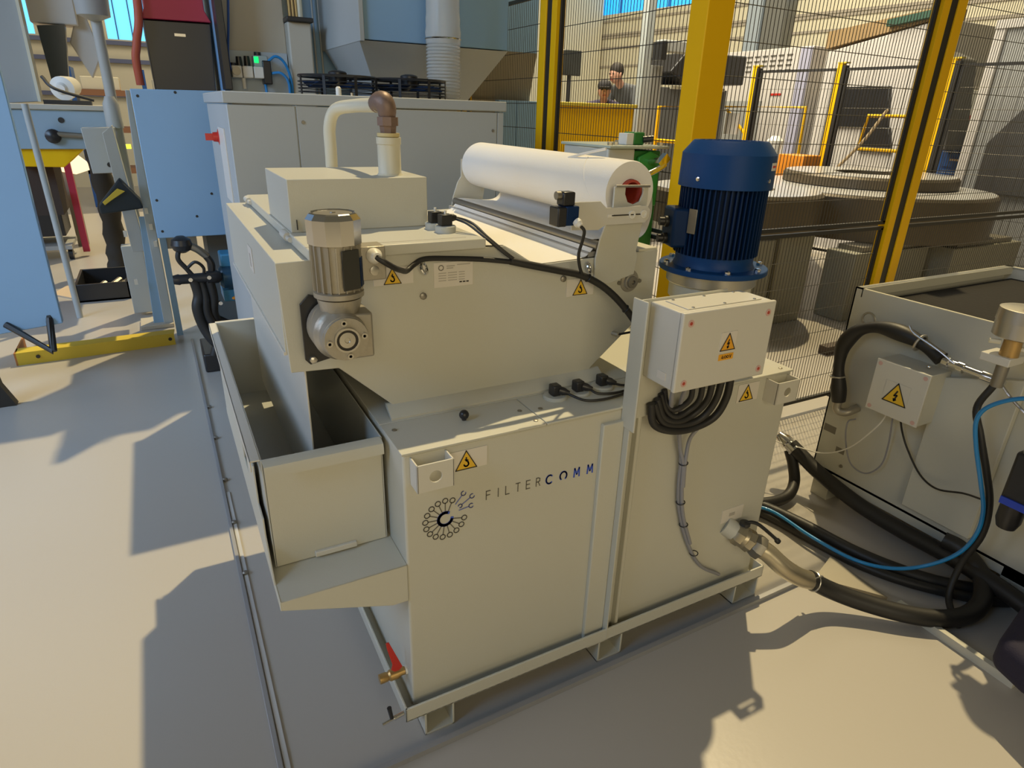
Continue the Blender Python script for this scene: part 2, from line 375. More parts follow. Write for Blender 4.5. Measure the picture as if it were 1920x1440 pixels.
lab(g2.build('emblem_arc', INKB, tk, smooth=False), 'blue open ring at the emblem centre')
lab(g3.build('emblem_loose_spanners', INKB2, tk, smooth=False), 'pale blue printed spanners')
# bin platform on the left side of the tank
pf = MB(); pf.box(-.289, 0, -.002, 1.1, .551, .555)
pf.prism([(-.289, .555), (0, .555), (0, .447), (-.04, .447), (-.289, .531)], 'Y', -.002, .002)
pf.box(-.291, -.287, -.002, 1.1, .531, .556)
pf.build('bin_shelf', PAINT, tk, .002)
sp = MB(); sp.prism([(.06, .555), (.13, .64), (.13, .69), (.20, .69), (.20, .79), (.36, .79), (.36, .68), (.46, .68), (.46, .79), (.75, .79), (1.05, .79), (1.05, .555)], 'X', -.292, -.288)
sp.build('shelf_side_guard', PAINT, tk, .001)
# drain valve
dv = thing('drain_valve', 'small brass ball valve with red lever at the tank foot', 'valve', (-.03, .04, .16))
d_ = MB(); yv = .045
d_.lathe((0.001, yv, .176), -X, [(0, .012), (.006, .012)], 16); 
d_.build('white_gasket', WHITE, dv)
d_ = MB(); d_.lathe((-.006, yv, .176), -X, [(0, .011), (.014, .011), (.014, .013), (.02, .013), (.02, .015), (.04, .015), (.045, .011), (.05, .013), (.068, .013)], 14); d_.cyl((-.03, yv, .18), (-.03, yv, .20), .006)
d_.build('valve_body', BRASS, dv)
MB().prism([(-.022, .196), (-.014, .205), (-.02, .222), (-.046, .30), (-.054, .30), (-.052, .28), (-.04, .222), (-.044, .205), (-.036, .196)], 'Y', yv - .012, yv - .008).build('red_lever', RED, dv, .001)
pc = thing('drain_petcock', 'tiny black and chrome petcock at the front left frame corner', 'petcock', (-.05, -.03, .1))
MB().cyl((-.033, -.02, .103), (-.06, -.022, .100), .006, .007).cyl((-.06, -.022, .1), (-.092, -.026, .098), .004).build('petcock_body', CHROME, pc)
MB().cyl((-.066, -.022, .103), (-.070, -.018, .138), .005, .006).build('petcock_handle', BPLA, pc)

# level sensors on the tank lid
for i, (x, y, lb) in enumerate(((.467, .121, 'leftmost black sensor plug on the tank lid, before the control box'), (.539, .119, 'middle black sensor plug of three on the tank lid'), (.623, .126, 'black sensor plug nearest the control box bracket'))):
    t = thing('level_sensor', lb, 'sensor', (x, y, .855), 'level sensors on the tank lid')
    MB().lathe((x, y, .855), Z, [(0, .033), (.004, .033), (.008, .029), (.008, .02)], 24).build('round_flange', INNER, t)
    MB().box(x - .014, x + .012, y - .014, y + .014, .863, .893).build('connector_block', BPLA, t, .004)
    MB().lathe((x + .008, y - .008, .878), V((.8, -.6, -.25)), [(0, .011), (.012, .011), (.02, .008), (.028, .006)], 12).build('cable_gland', BPLA, t)
for i, pts in enumerate(([(.49, .103, .871), (.52, .06, .862), (.57, .045, .861), (.63, .05, .861), (.68, .06, .862)],
                         [(.562, .10, .871), (.58, .08, .862), (.63, .067, .861), (.70, .075, .861)], [(.646, .107, .871), (.67, .095, .865), (.72, .085, .862)])):
    tag(MB().tube(pts, .0036, 8).build('sensor_cable', BLACK), ['black cable from the leftmost lid sensor, curving widest', 'black cable from the middle lid sensor', 'short black cable from the lid sensor beside the bracket'][i], 'cable', 'sensor cables on the tank lid')

# ================================================================== SLUDGE BIN
bn = thing('sludge_bin', 'open light grey sheet metal bin standing on the shelf left of the tank', 'bin', (-.15, .65, .555))
zb0 = .557
b_ = MB(); b_.box(-.272, -.012, .122, 1.19, zb0, zb0 + .003)
b_.box(-.012, -.009, .122, 1.19, zb0, .841); b_.box(-.279, -.276, .122, 1.19, zb0, .841); b_.box(-.279, -.009, 1.187, 1.19, zb0, .841)
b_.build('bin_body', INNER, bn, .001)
lab(MB().box(-.275, -.013, .122, .125, zb0, .841).build('front_panel', PAINT, bn), 'bin front panel')
# fold-over lips
lp = MB(); prof = [(.125, .842), (.103, .842), (.094, .838), (.091, .828), (.091, .812), (.094, .812), (.094, .828), (.097, .836), (.104, .839), (.125, .839)]
lp.prism(prof, 'X', -.277, -.014)
lp.build('front_lip', PAINT, bn)
lp = MB(); lp.box(-.301, -.279, .128, 1.19, .838, .842); lp.box(-.301, -.298, .128, 1.19, .815, .842); lp.box(-.279, -.15, 1.19, 1.205, .838, .842)
lp.build('side_lip', PAINT2, bn, .001)
MB().box(-.188, -.088, .112, .122, .560, .574).build('latch_tab', PAINT2, bn, .002)

# ================================================================== FILTER UNIT
fu = thing('paper_band_filter', 'light grey paper band filter housing mounted on the tank lid', 'filter machine', (.3, .7, .855))
front = [(-.192, 1.25), (-.12, 1.252), (.345, 1.252), (.437, 1.197), (.62, 1.203), (.83, 1.211), (.83, 1.05), (.78, 1.01), (.63, .886), (.63, .862), (.03, .862), (.05, .877), (-.078, .998), (-.184, 1.003)]
MB().prism(front, 'Y', .198, .204).build('front_plate', PAINT, fu, .002)
MB().prism([(-.190, 1.249), (.345, 1.250), (.437, 1.196), (.62, 1.201), (.829, 1.209), (.829, 1.05), (.78, 1.01), (.63, .886), (.05, .886), (-.078, 1.002), (-.148, 1.045), (-.190, 1.047)], 'Y', .204, 1.18).build('housing', PAINT, fu, .002)
MB().box(-.194, -.186, .204, 1.18, 1.044, 1.052).build('side_flange', PAINT2, fu, .001)
MB().box(-.155, -.151, .202, 1.14, .62, 1.046).build('discharge_chute', PAINT2, fu, .001)
MB().prism([(.165, .855), (.175, .855), (.175, .857), (.21, .875), (.21, .884), (.2, .884), (.165, .860)], 'X', .03, .66).build('foot_flange', PAINT, fu)
for x in (.06, .34, .62): MB().lathe((x, .178, .860), V((0, -.35, 1)), [(0, .008), (.003, .008), (.005, .004)], 10).build('flange_bolt', STEELD, fu)
MB().box(-.124, .289, .186, 1.17, 1.251, 1.275).build('raised_lid', PAINT, fu, .003)
MB().box(-.124, .25, .215, .218, 1.275, 1.2755).build('lid_seam', INKL, fu, smooth=False)
for y0, y1 in ((.40, .46), (1.08, 1.14)): MB().cyl((-.128, y0, 1.266), (-.128, y1, 1.266), .010, n=12).cyl((-.128, y0 - .03, 1.264), (-.128, y0, 1.264), .006, n=12).build('lid_hinge', PAINT2, fu)
cb = MB(); cb.box(-.118, .224, .40, .717, 1.275, 1.396)
cb.build('inlet_box', PAINT, fu, .002)
MB().box(-.105, -.103, .396, .40, 1.282, 1.305).build('lid_catch', BPLA, fu)
MB().lathe((.151, .47, 1.396), Z, [(0, .033), (.004, .030), (.006, .029), (.074, .029), (.074, .031), (.09, .031)], 28).build('inlet_socket', CREAMP, fu)
# eye bolts, bearing, bolts, peg
for x, z in ((.132, 1.216), (.595, 1.180)):
    MB().torus((x, .19, z), V((.55, -.5, .3)), .0135, .0038, 20, 8).cyl((x, .20, z), (x, .194, z), .006, n=10).build('eye_bolt', CHROME, fu)
for x, z in ((.131, 1.148), (.52, 1.155), (.647, 1.181)): MB().lathe((x, .199, z), -Y, [(0, .0085), (.006, .0085), (.008, .005)], 8).build('hex_bolt', STEELD, fu)
be = MB().lathe((.74, .199, 1.129), -Y, [(0, .032), (.004, .030), (.005, .022), (.012, .021), (.013, .012)], 28).build('bearing_flange', ALU, fu)
MB().lathe((.74, .187, 1.129), -Y, [(0, .017), (.008, .016), (.009, .006), (.003, .005)], 20).build('bearing_hub', STEELD, be)
for dx in (-.036, .034): MB().lathe((.74 + dx, .199, 1.127), -Y, [(0, .006), (.006, .006)], 8).build('bearing_bolt', STEELD, be)
MB().cyl((.70, .2, .981), (.706, .178, .982), .007, n=10).build('level_pin', STEEL, fu); MB().tube([(.706, .18, .982), (.74, .175, .985), (.762, .17, .987)], .0035, 8).build('black_tube_stub', BPLA, fu)
warning(fu, (.014, .1975, 1.182), X, Z, .094, .040, HOOK, .47, .9)
warning(fu, (.532, .1975, 1.104), X, Z, .087, .047, HOOK, .5, .86)
s_ = MB().box(.159, .260, .1965, .198, 1.164, 1.224).build('name_plate', STK, fu, .001)
pr = MB(); strokes(pr, [arc(.018, .047, .006, 0, 360, 10)] + [[(.033, .05), (.052, .05)], [(.033, .045), (.048, .045)], [(.06, .052), (.092, .052)]], .0022, (.159, .1965, 1.164), X, Z, .0002)
for zz in (.034, .028, .022, .016): strokes(pr, [[(.012, zz), (.030, zz)], [(.036, zz), (.058, zz)], [(.064, zz), (.078, zz)]], .0016, (.159, .1965, 1.164), X, Z, .0002)
pr.build('plate_print', INKL, s_, smooth=False)
pr = MB(); strokes(pr, [[(.066 + k * .009, .010), (.070 + k * .009, .010)] for k in range(3)], .003, (.159, .1965, 1.164), X, Z, .0002); pr.build('plate_marks', INK, s_, smooth=False)
s_ = MB().box(-.1915, -.1905, .60, .68, 1.14, 1.205).build('side_label', STK, fu, smooth=False)
MB().box(-.1922, -.1914, .635, .655, 1.15, 1.185).build('label_print', INKL, s_, smooth=False)
# roll holders
def holder(y0, y1, nm='roll_bracket'):
    h = MB(); h.prism([(.612, 1.20), (.622, 1.25), (.640, 1.30), (.655, 1.322), (.655, 1.384), (.662, 1.384), (.690, 1.384), (.690, 1.365), (.70, 1.345), (.72, 1.338), (.74, 1.345), (.749, 1.365), (.749, 1.384), (.765, 1.384), (.765, 1.33), (.757, 1.29), (.745, 1.215), (.752, 1.20), (.745, 1.15), (.66, 1.13), (.615, 1.14)], 'Y', y0, y1)
    return h.build(nm, PAINT, fu, .001)
holder(.188, .194); holder(1.165, 1.171)
MB().cyl((.655, .184, 1.386), (.765, .184, 1.384), .0035, n=8).build('retaining_rod', STEEL, fu)
# wrap roller under the paper, deck edge
MB().cyl((.628, .196, 1.232), (.628, 1.16, 1.232), .013, n=20).build('guide_roller', STEELD, fu)
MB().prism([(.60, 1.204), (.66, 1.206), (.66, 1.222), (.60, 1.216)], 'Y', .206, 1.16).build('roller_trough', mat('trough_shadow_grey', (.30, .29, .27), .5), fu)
MB().box(.765, .829, .20, 1.18, 1.209, 1.216).build('rear_deck_strip', CREAMP, fu)

# filter sheet lying on the sloping deck, roll and hanging sheet
rl = thing('filter_paper_roll', 'large roll of white filter fleece lying across the machine top', 'paper roll', (.725, .68, 1.368))
prf = [(.0, .034), (.0, .078), (.006, .080), (.92, .080), (.926, .078), (.926, .034), (.0, .034)]
MB().lathe((.725, .215, 1.366), Y, prf, 56, cap=False).build('fleece_roll', PAPER, rl)
MB().lathe((.725, .205, 1.366), Y, [(0, .0265), (0, .033), (.95, .033), (.95, .0265), (0, .0265)], 32, cap=False).build('core_tube', REDC, rl)
def sheet(pts, y0, y1, th=.0015):
    P = crom(pts, 6); P = [V((p.x, 0, p.z)) for p in P]; mb = MB(); vs = []; fs = []
    for p in P: vs += [(p.x, y0, p.z), (p.x, y1, p.z)]
    for i in range(len(P) - 1): fs.append((2 * i, 2 * i + 1, 2 * i + 3, 2 * i + 2))
    return mb.add(vs, fs)
hs = sheet([(.80, 0, 1.385), (.812, 0, 1.35), (.815, 0, 1.30), (.800, 0, 1.255), (.765, 0, 1.238), (.70, 0, 1.240), (.645, 0, 1.246), (.622, 0, 1.246)], .225, 1.13).build('hanging_sheet', PAPER, rl)
hs2 = sheet([(.614, 0, 1.226), (.60, 0, 1.212), (.58, 0, 1.2035), (.52, 0, 1.2005), (.46, 0, 1.1985), (.44, 0, 1.1985), (.425, 0, 1.2055), (.385, 0, 1.230), (.36, 0, 1.2445), (.345, 0, 1.252), (.335, 0, 1.253), (.292, 0, 1.2535)], .206, 1.13).build('deck_sheet', PAPER, rl)
MB().tube([(.69, .47, 1.436), (.70, .40, 1.452), (.72, .33, 1.468)], .0035, 8).build('paper_strip_end', PAPER, rl)
fl = MB(); fl.tube([(.645 + .08 - .08 * math.cos(math.radians(a)), .30 + a * .0012, 1.366 + .0805 * math.sin(math.radians(a))) for a in range(-10, 75, 12)], .0012, 6).build('loose_edge', PAPER, rl)

# paper-end limit switch on its slotted arm
ls = thing('limit_switch', 'dark limit switch on a slotted grey arm before the fleece roll', 'switch', (.6, .17, 1.32))
MB().prism([(.520, 1.352), (.602, 1.352), (.622, 1.335), (.752, 1.337), (.765, 1.325), (.765, 1.305), (.752, 1.292), (.622, 1.291), (.602, 1.280), (.520, 1.284)], 'Y', .172, .176).build('slotted_arm', PAINT2, ls, .001)
for x in (.705, .743):
    MB().lathe((x, .172, 1.315), -Y, [(0, .0105), (.003, .0105), (.003, .006), (.001, .0055)], 16).build('white_screw', WHITE, ls)
MB().box(.64, .735, .1705, .172, 1.3135, 1.3165).build('adjusting_slot', INK, ls)
MB().box(.628, .645, .1705, .172, 1.311, 1.318).build('slot_end', WHITE, ls)
MB().box(.478, .515, .135, .178, 1.302, 1.348).build('switch_body', BLUED, ls, .003)
MB().box(.455, .480, .135, .178, 1.300, 1.346).build('switch_cover', BPLA, ls, .003)
MB().box(.470, .505, .140, .172, 1.348, 1.381).build('switch_head', BPLA, ls, .004)
MB().cyl((.470, .155, 1.372), (.458, .155, 1.372), .010, n=16).build('roller_plunger', STEELD, ls)
MB().lathe((.508, .136, 1.312), V((0.25, -.8, -.5)), [(0, .011), (.010, .011), (.012, .009), (.018, .006)], 14).build('cable_gland', WHITE, ls)

# two plug sensors on the raised lid
for i, (x, y) in enumerate(((.232, .30), (.226, .352))):
    t = thing('plug_sensor', ['black square plug sensor on the raised lid, the front one with its cable in view', 'black square plug sensor on the raised lid, beside the inlet box'][i], 'sensor', (x, y, 1.275))
    MB().lathe((x, y, 1.275), Z, [(0, .026), (.014, .026), (.016, .024)], 24).build('round_base', INNER, t)
    MB().box(x - .016, x + .014, y - .013, y + .013, 1.291, 1.318).build('connector_block', BPLA, t, .002)
    MB().lathe((x + .012, y, 1.309), V((1, -.15, -.05)), [(0, .009), (.008, .009), (.016, .006)], 12).build('cable_gland', BPLA, t)
    MB().cyl((x, y, 1.318), (x, y, 1.327), .0035, n=8).build('plug_screw', WHITE, t)

# ================================================================== GEAR MOTOR
gm = thing('gear_motor', 'small upright gear motor with chrome fan cover on the front plate', 'motor', (-.09, .11, 1.12))
gx, gy = -.084, .112
MB().lathe((gx, gy, 1.302), Z, [(0, .054), (.048, .055), (.058, .047), (.060, .044), (.056, .04)], 12).build('fan_cover', CHROME, gm, smooth=False)
MB().lathe((gx, gy, 1.362), Z, [(-.004, .038), (-.002, .038), (-.002, .006), (0, .005)], 20).build('cover_grille', STEELD, gm)
md = MB(); md.lathe((gx, gy, 1.205), Z, [(0, .044), (.098, .047)], 28)
for k in range(20):
    a = 2 * PI * k / 20 + .1; u = V((math.cos(a), math.sin(a), 0)); md.obox(V((gx, gy, 1.254)) + u * .047, u * .004, u.cross(Z) * .0012, Z * .046)
md.build('motor_body', ALU, gm)
a = math.radians(-70); u = V((math.cos(a), math.sin(a), 0)); tt = Z.cross(u)
MB().obox(V((gx, gy, 1.254)) + u * .0500, u * .0015, tt * .020, Z * .040).build('rating_plate', DGL, gm, .001)
a = math.radians(-28); u = V((math.cos(a), math.sin(a), 0)); tt = Z.cross(u)
MB().obox(V((gx, gy, 1.245)) + u * .0500, u * .0012, tt * .011, Z * .030).build('blue_sticker', BLUED, gm, .001)
MB().box(gx + .045, gx + .098, gy - .018, gy + .035, 1.222, 1.292).build('terminal_box', ALU, gm, .003)
MB().lathe((gx + .072, gy - .018, 1.274), V((.1, -1, 0)), [(0, .016), (.008, .016), (.014, .012), (.02, .009)], 20).build('cable_gland', WHITE, gm)
MB().lathe((gx + .072, gy - .018, 1.243), V((.1, -1, 0)), [(0, .010), (.004, .010), (.005, .006)], 16).build('blank_plug', STEEL, gm)
gh = MB(); gh.lathe((gx, gy, 1.19), Z, [(0, .040), (.004, .051), (.014, .051), (.018, .044)], 28); gh.lathe((gx, gy, 1.150), Z, [(0, .036), (.022, .042), (.04, .046)], 24)
gh.build('motor_flange', ALU, gm)
gb = MB(); gb.lathe((-.090, .052, 1.117), Y, [(0, .043), (.004, .047), (.03, .050), (.036, .058), (.11, .058)], 36)
gb.box(-.080, -.026, .075, .155, 1.062, 1.16)
gb.build('gearbox_housing', ALU, gm, .006)
MB().lathe((-.090, .052, 1.117), -Y, [(-.002, .046), (.004, .045), (.004, .026)], 32).build('output_cover', ALU, gm)
for k in range(4):
    a = k * PI / 2 + .12; c = V((-.090 + .036 * math.cos(a), .050, 1.117 + .036 * math.sin(a)))
    MB().lathe(c, -Y, [(0, .0065), (.007, .0065), (.007, .0032), (.002, .003)], 12).build('threaded_boss', STEEL, gm)
MB().lathe((-.090, .05, 1.117), -Y, [(0.003, .026), (.009, .026), (.009, .022), (.006, .022)], 28, cap=False).build('retaining_ring', STEEL, gm)
MB().lathe((-.090, .05, 1.117), -Y, [(.002, .022), (.0055, .022)], 28).build('shaft_seal', INK, gm)
MB().lathe((-.090, .05, 1.117), -Y, [(.004, .0165), (.0075, .0165), (.008, .006), (.0065, .005)], 28).build('hollow_shaft', STEEL, gm)
MB().prism([(-.155, 1.165), (-.135, 1.185), (-.10, 1.175), (-.06, 1.10), (-.078, 1.055), (-.095, 1.038), (-.145, 1.028), (-.155, 1.04)], 'Y', .168, .176).build('torque_arm', BPLA, gm, .001)
for x, z, r in ((-.139, 1.040, .0085), (-.095, 1.052, .004)): MB().lathe((x, .168, z), -Y, [(0, r), (.008, r), (.01, r * .6)], 6).build('arm_bolt', STEEL, gm)

# ================================================================== PUMP MOTOR
pm = thing('pump_motor', 'tall blue flange-mounted pump motor standing on the tank lid', 'motor', (1.05, .2, .855))
mx, my = 1.05, .2
MB().lathe((mx, my, .855), Z, [(0, .13), (.012, .13), (.012, .085), (.20, .085), (.20, .12), (.245, .12)], 36).build('pump_stool', PAINT, pm)
MB().lathe((mx, my, 1.100), Z, [(0, .128), (.003, .131), (.036, .131)], 48).build('steel_spigot', STEEL, pm)
fl_ = MB().lathe((mx, my, 1.137), Z, [(0, .155), (.002, .157), (.014, .157), (.016, .155), (.016, .118), (.028, .112), (.05, .113)], 56).build('mounting_flange', BLUE, pm)
for k in range(8):
    a = k * PI / 4 + .3; c = (mx + .14 * math.cos(a), my + .14 * math.sin(a), 1.153)
    MB().lathe(c, Z, [(0, .009), (.007, .009), (.010, .005)], 8).build('flange_bolt', CHROME, fl_)
mb = MB(); mb.lathe((mx, my, 1.185), Z, [(0, .106), (.195, .106)], 48)
for k in range(52):
    a = 2 * PI * k / 52; u = V((math.cos(a), math.sin(a), 0)); mb.obox(V((mx, my, 1.283)) + u * .111, u * .010, u.cross(Z) * .0018, Z * .094)
mb.build('finned_body', BLUED, pm)
MB().lathe((mx, my, 1.376), Z, [(0, .124), (0, .130), (.088, .128), (.118, .104), (.122, .10), (.120, .095), (.118, .02)], 48).build('fan_cowl', BLUE, pm)
gr = MB()
for r in (.03, .05, .07, .088): gr.torus((mx, my, 1.4965), Z, r, .0022, 30, 6)
gr.build('cowl_grille', BLUE, pm)
for k, an in enumerate((-169, -76)):
    a = math.radians(an); u = V((math.cos(a), math.sin(a), 0)); MB().lathe(V((mx, my, 1.400)) + u * .127, u, [(0, .006), (.005, .006), (.006, .003)], 10).build('cowl_screw', CHROME, pm)
a = math.radians(158); u = V((math.cos(a), math.sin(a), 0)); tt = Z.cross(u)
tb = MB().obox(V((mx, my, 1.262)) + u * .128, u * .026, tt * .045, Z * .055).build('terminal_box', BLUED, pm, .008)
for dz in (.024, -.024): MB().lathe(V((mx, my, 1.252 + dz)) + u * .150 + tt * .0, u, [(0, .016), (.014, .016), (.016, .012), (.03, .012)], 14).build('blanking_plug', BPLA, tb)
a = math.radians(-172); u = V((math.cos(a), math.sin(a), 0)); tt = Z.cross(u)
MB().obox(V((mx, my, 1.285)) + u * .122, u * .0015, tt * .014, Z * .034).build('rating_plate', STEELD, pm, .001)
a = math.radians(-68); u = V((math.cos(a), math.sin(a), 0)); tt = Z.cross(u)
s_ = MB().obox(V((mx, my, 1.437)) + u * .1292, u * .0008, tt * .014, Z * .010).build('white_sticker', STK, pm, smooth=False)
MB().obox(V((mx, my, 1.437)) + u * .1302, u * .0005, tt * .010, Z * .003).build('red_mark', RED, s_, smooth=False)

# ================================================================== CONTROL BOX AND BRACKET
br = thing('box_bracket', 'folded light grey bracket plate rising from the tank front edge', 'bracket', (.6, -.03, .82))
MB().prism([(.602, .826), (.602, 1.148), (.88, 1.148), (.88, .88), (.80, .838)], 'Y', -.031, -.027).build('back_plate', PAINT, br, .001)
MB().box(.598, .604, -.056, .0, .80, 1.148).build('folded_edge', PAINT, br, .003)
cbx = thing('control_box', 'light grey terminal enclosure with red corner plugs and warning sticker', 'electrical box', (.78, -.09, 1.04))
MB().box(.628, .925, -.136, -.031, .948, 1.142).build('enclosure', PAINT2, cbx, .003)
MB().box(.625, .926, -.151, -.139, .946, 1.144).build('front_cover', PAINT2, cbx, .004, seg=3)
MB().box(.66, .90, -.125, -.045, 1.142, 1.1445).build('gland_plate', PAINT2, cbx, .001)
for x in (.68, .78, .88):
    for y in (-.12, -.05): MB().lathe((x, y, 1.1445), Z, [(0, .004), (.002, .003)], 8).build('plate_screw', STEELD, cbx)
for x, z in ((.650, 1.118), (.901, 1.116), (.903, .967), (.653, .968)):
    c = MB().lathe((x, -.151, z), -Y, [(0, .009), (.001, .009), (.001, .006)], 18).build('corner_plug', mat('pale_pink_plug', (.62, .40, .36), .5), cbx)
    MB().lathe((x, -.1518, z), -Y, [(0, .0045), (.0008, .004)], 12).build('plug_centre', REDC, c)
warning(cbx, (.753, -.151, 1.032), X, Z, .052, .050, BOLT, .5, .85, tri=OSTK)
s_ = MB().box(.755, .803, -.1520, -.151, 1.010, 1.026).build('voltage_sticker', OSTK, cbx, smooth=False)
g = MB(); strokes(g, [[(.012, .012), (.009, .006), (.016, .006)], [(.014, .010), (.014, .004)], arc(.0215, .008, .0032, 0, 360, 8), arc(.0295, .008, .0032, 0, 360, 8), [(.036, .012), (.0385, .004), (.041, .012)]], .0013, (.755, -.152, 1.010), X, Z, .0002)
lab(g.build('voltage_print', INK, s_, smooth=False), 'black print reading 400 V')
MB().box(.6262, .6285, -.115, -.085, .965, .985).build('side_label', STK, cbx, smooth=False)
for k, x in enumerate((.672, .715)): MB().lathe((x, -.10, .948), -Z, [(0, .010), (.008, .010), (.010, .007), (.02, .0065)], 12).build('brass_gland', BRASS, cbx)
for x in (.750, .785, .820, .855, .885): MB().lathe((x, -.085, .948), -Z, [(0, .012), (.012, .012), (.02, .009)], 14).build('black_gland', BPLA, cbx)

# cables round the control box
LOOPC = [[(.885, -.085, .935), (.888, -.08, .86), (.865, -.07, .80), (.80, -.06, .775), (.73, -.055, .780), (.67, -.05, .81), (.655, -.045, .87)],
         [(.855, -.085, .935), (.852, -.078, .86), (.825, -.065, .805), (.77, -.055, .79), (.70, -.05, .81), (.665, -.045, .87)],
         [(.82, -.085, .935), (.825, -.075, .865), (.80, -.06, .82), (.75, -.055, .805), (.70, -.05, .825), (.675, -.045, .88)],
         [(.785, -.085, .935), (.795, -.075, .87), (.78, -.06, .835), (.74, -.055, .82), (.71, -.045, .84), (.69, -.04, .89)],
         [(.75, -.085, .935), (.762, -.075, .88), (.75, -.06, .85), (.73, -.05, .84), (.71, -.045, .86), (.70, -.04, .9)]]
LL = ['thick black conduit looping lowest and widest under the control box', 'second widest black conduit loop under the control box', 'middle black conduit loop under the control box', 'small black conduit loop under the control box', 'innermost and smallest black conduit loop under the control box']
for i, pts in enumerate(LOOPC): tag(MB().tube(pts, (.0105, .0095, .009, .008, .0075)[i], 12).build('cable_conduit', BLACK), LL[i], 'cable', 'black conduits under the control box')
tag(MB().tube([(.672, -.10, .93), (.70, -.07, .88), (.735, -.04, .836), (.769, -.03, .781), (.803, -.02, .706), (.820, -.018, .642), (.830, -.014, .55), (.852, -.012, .459), (.902, -.012, .336), (.978, -.012, .217), (1.078, -.012, .143)], .0058, 10).build('grey_cable', GREYC), 'long grey cable running from the box down the tank front', 'cable')
tag(MB().tube([(.715, -.10, .93), (.745, -.06, .868), (.768, -.04, .81), (.800, -.024, .703), (.822, -.026, .64), (.834, -.024, .55), (.858, -.022, .45), (.91, -.02, .33)], .0055, 10).build('grey_cable', GREYC), 'second grey cable tied alongside the long one', 'cable')
tag(MB().tube([(.875, -.045, .79), (.845, -.035, .750), (.828, -.03, .72), (.824, -.03, .67), (.828, -.028, .62), (.836, -.026, .56)], .0055, 10).build('grey_cable', GREYC), 'short grey cable branching from the black conduits', 'cable')
for p, lb in (((.826, -.022, .64), 'highest'), ((.843, -.018, .50), 'upper middle'), ((.872, -.016, .41), 'lower middle'), ((.94, -.014, .278), 'lowest')):
    tag(MB().torus(p, V((.2, 0, -1)), .0125, .0018, 14, 6).build('cable_tie', BPLA), lb + ' black tie round the grey cables on the tank front', 'cable tie')

# cables on the filter front
tag(MB().tube([(-.012, .078, 1.274), (.006, .07, 1.262), (.030, .085, 1.246), (.055, .12, 1.232), (.080, .16, 1.220), (.104, .175, 1.230), (.132, .18, 1.239), (.20, .185, 1.234), (.28, .185, 1.226), (.352, .178, 1.216)], .0062, 12).build('motor_cable', BLACK), 'black cable sagging from the gear motor to the main loom', 'cable')
tag(MB().tube([(.352, .18, 1.218), (.41, .172, 1.204), (.485, .168, 1.186), (.56, .165, 1.166), (.63, .158, 1.128), (.69, .14, 1.07), (.74, .10, .99), (.76, .05, .93), (.74, .0, .88)], .0095, 14).build('main_cable_loom', BLACK), 'thick black cable loom drooping across the filter front', 'cable')
tag(MB().tube([(.256, .297, 1.307), (.275, .26, 1.298), (.300, .215, 1.272), (.330, .185, 1.243), (.358, .176, 1.222)], .0036, 8).build('sensor_lead', BLACK), 'thin black lead from the front plug sensor', 'cable')
tag(MB().tube([(.250, .350, 1.307), (.285, .27, 1.301), (.308, .22, 1.272), (.340, .188, 1.240), (.370, .176, 1.216)], .0036, 8).build('sensor_lead', BLACK), 'thin black lead from the rear plug sensor', 'cable')
tag(MB().tube([(.512, .125, 1.304), (.524, .122, 1.29), (.529, .135, 1.262), (.530, .148, 1.228), (.540, .155, 1.196), (.553, .160, 1.172)], .0042, 10).build('switch_cable', BLACK), 'black cable hanging from the limit switch to the loom', 'cable')
for p, lb in (((.575, .163, 1.16), 'below the eye bolt'), ((.69, .14, 1.07), 'near the control box bracket')): tag(MB().torus(p, V((.75, -.1, -.5)), .0105, .0018, 14, 6).build('cable_tie', BPLA), 'black tie round the thick loom ' + lb, 'cable tie')

# inlet pipe
ip = thing('inlet_pipe', 'cream painted coolant pipe bending into a brown union above the filter', 'pipe', (.15, .47, 1.48))
MB().tube([(.139, .50, 1.560), (.145, .60, 1.559), (.14, .72, 1.557), (.105, .80, 1.545), (.088, .82, 1.50), (.086, .82, 1.42), (.085, .83, 1.28)], .0175, 20).build('bent_pipe', CREAMP, ip)
MB().lathe((.151, .47, 1.478), Z, [(0, .024), (.008, .024), (.01, .028), (.018, .028)], 20).build('sealing_tape', TAPE, ip)
MB().lathe((.151, .47, 1.487), Z, [(0, .019), (.026, .022), (.026, .027), (.046, .027), (.046, .021), (.055, .02)], 8).build('union_fitting', BROWN, ip)
MB().tube([(.150, .47, 1.535), (.149, .468, 1.552), (.145, .475, 1.566), (.141, .495, 1.568), (.139, .52, 1.562)], lambda t: .0215 + .003 * math.sin(t * PI), 18).build('elbow_fitting', BROWN, ip)

# ================================================================== OUTLET VALVE, SUCTION HOSE
bv = thing('outlet_ball_valve', 'nickel brass ball valve with black lever on the tank front right corner', 'valve', (1.10, -.08, .33))
a0 = V((1.098, .0, .318)); ad = V((.115, -.115, -.085)).normalized()
MB().lathe(a0, ad, [(-.02, .034), (.022, .032)], 24).build('tank_socket', PAINT, bv)
MB().lathe(a0 + ad * .02, ad, [(0, .034), (.01, .040), (.028, .040), (.034, .033), (.05, .038), (.064, .039), (.07, .032)], 8, ph=.2).lathe(a0 + ad * .05, ad, [(-.018, .030), (-.008, .037), (.012, .037), (.02, .030)], 24).build('valve_body', BRASSN, bv)
q = a0 + ad * .052 + V((0, 0, .034))
MB().cyl(q - Z * .012, q + Z * .014, .012, n=12).lathe(q + Z * .012, Z, [(0, .017), (.010, .017)], 16).build('valve_stem', BPLA, bv)
MB().tube([q + V((0, 0, .018)), q + V((.02, -.010, .022)), q + V((.045, -.022, .010)), q + V((.09, -.044, -.032)), q + V((.112, -.055, -.055))], lambda t: .006 if t < .9 else .0095, 10, smooth=True).build('lever', BPLA, bv)
e0 = a0 + ad * .088
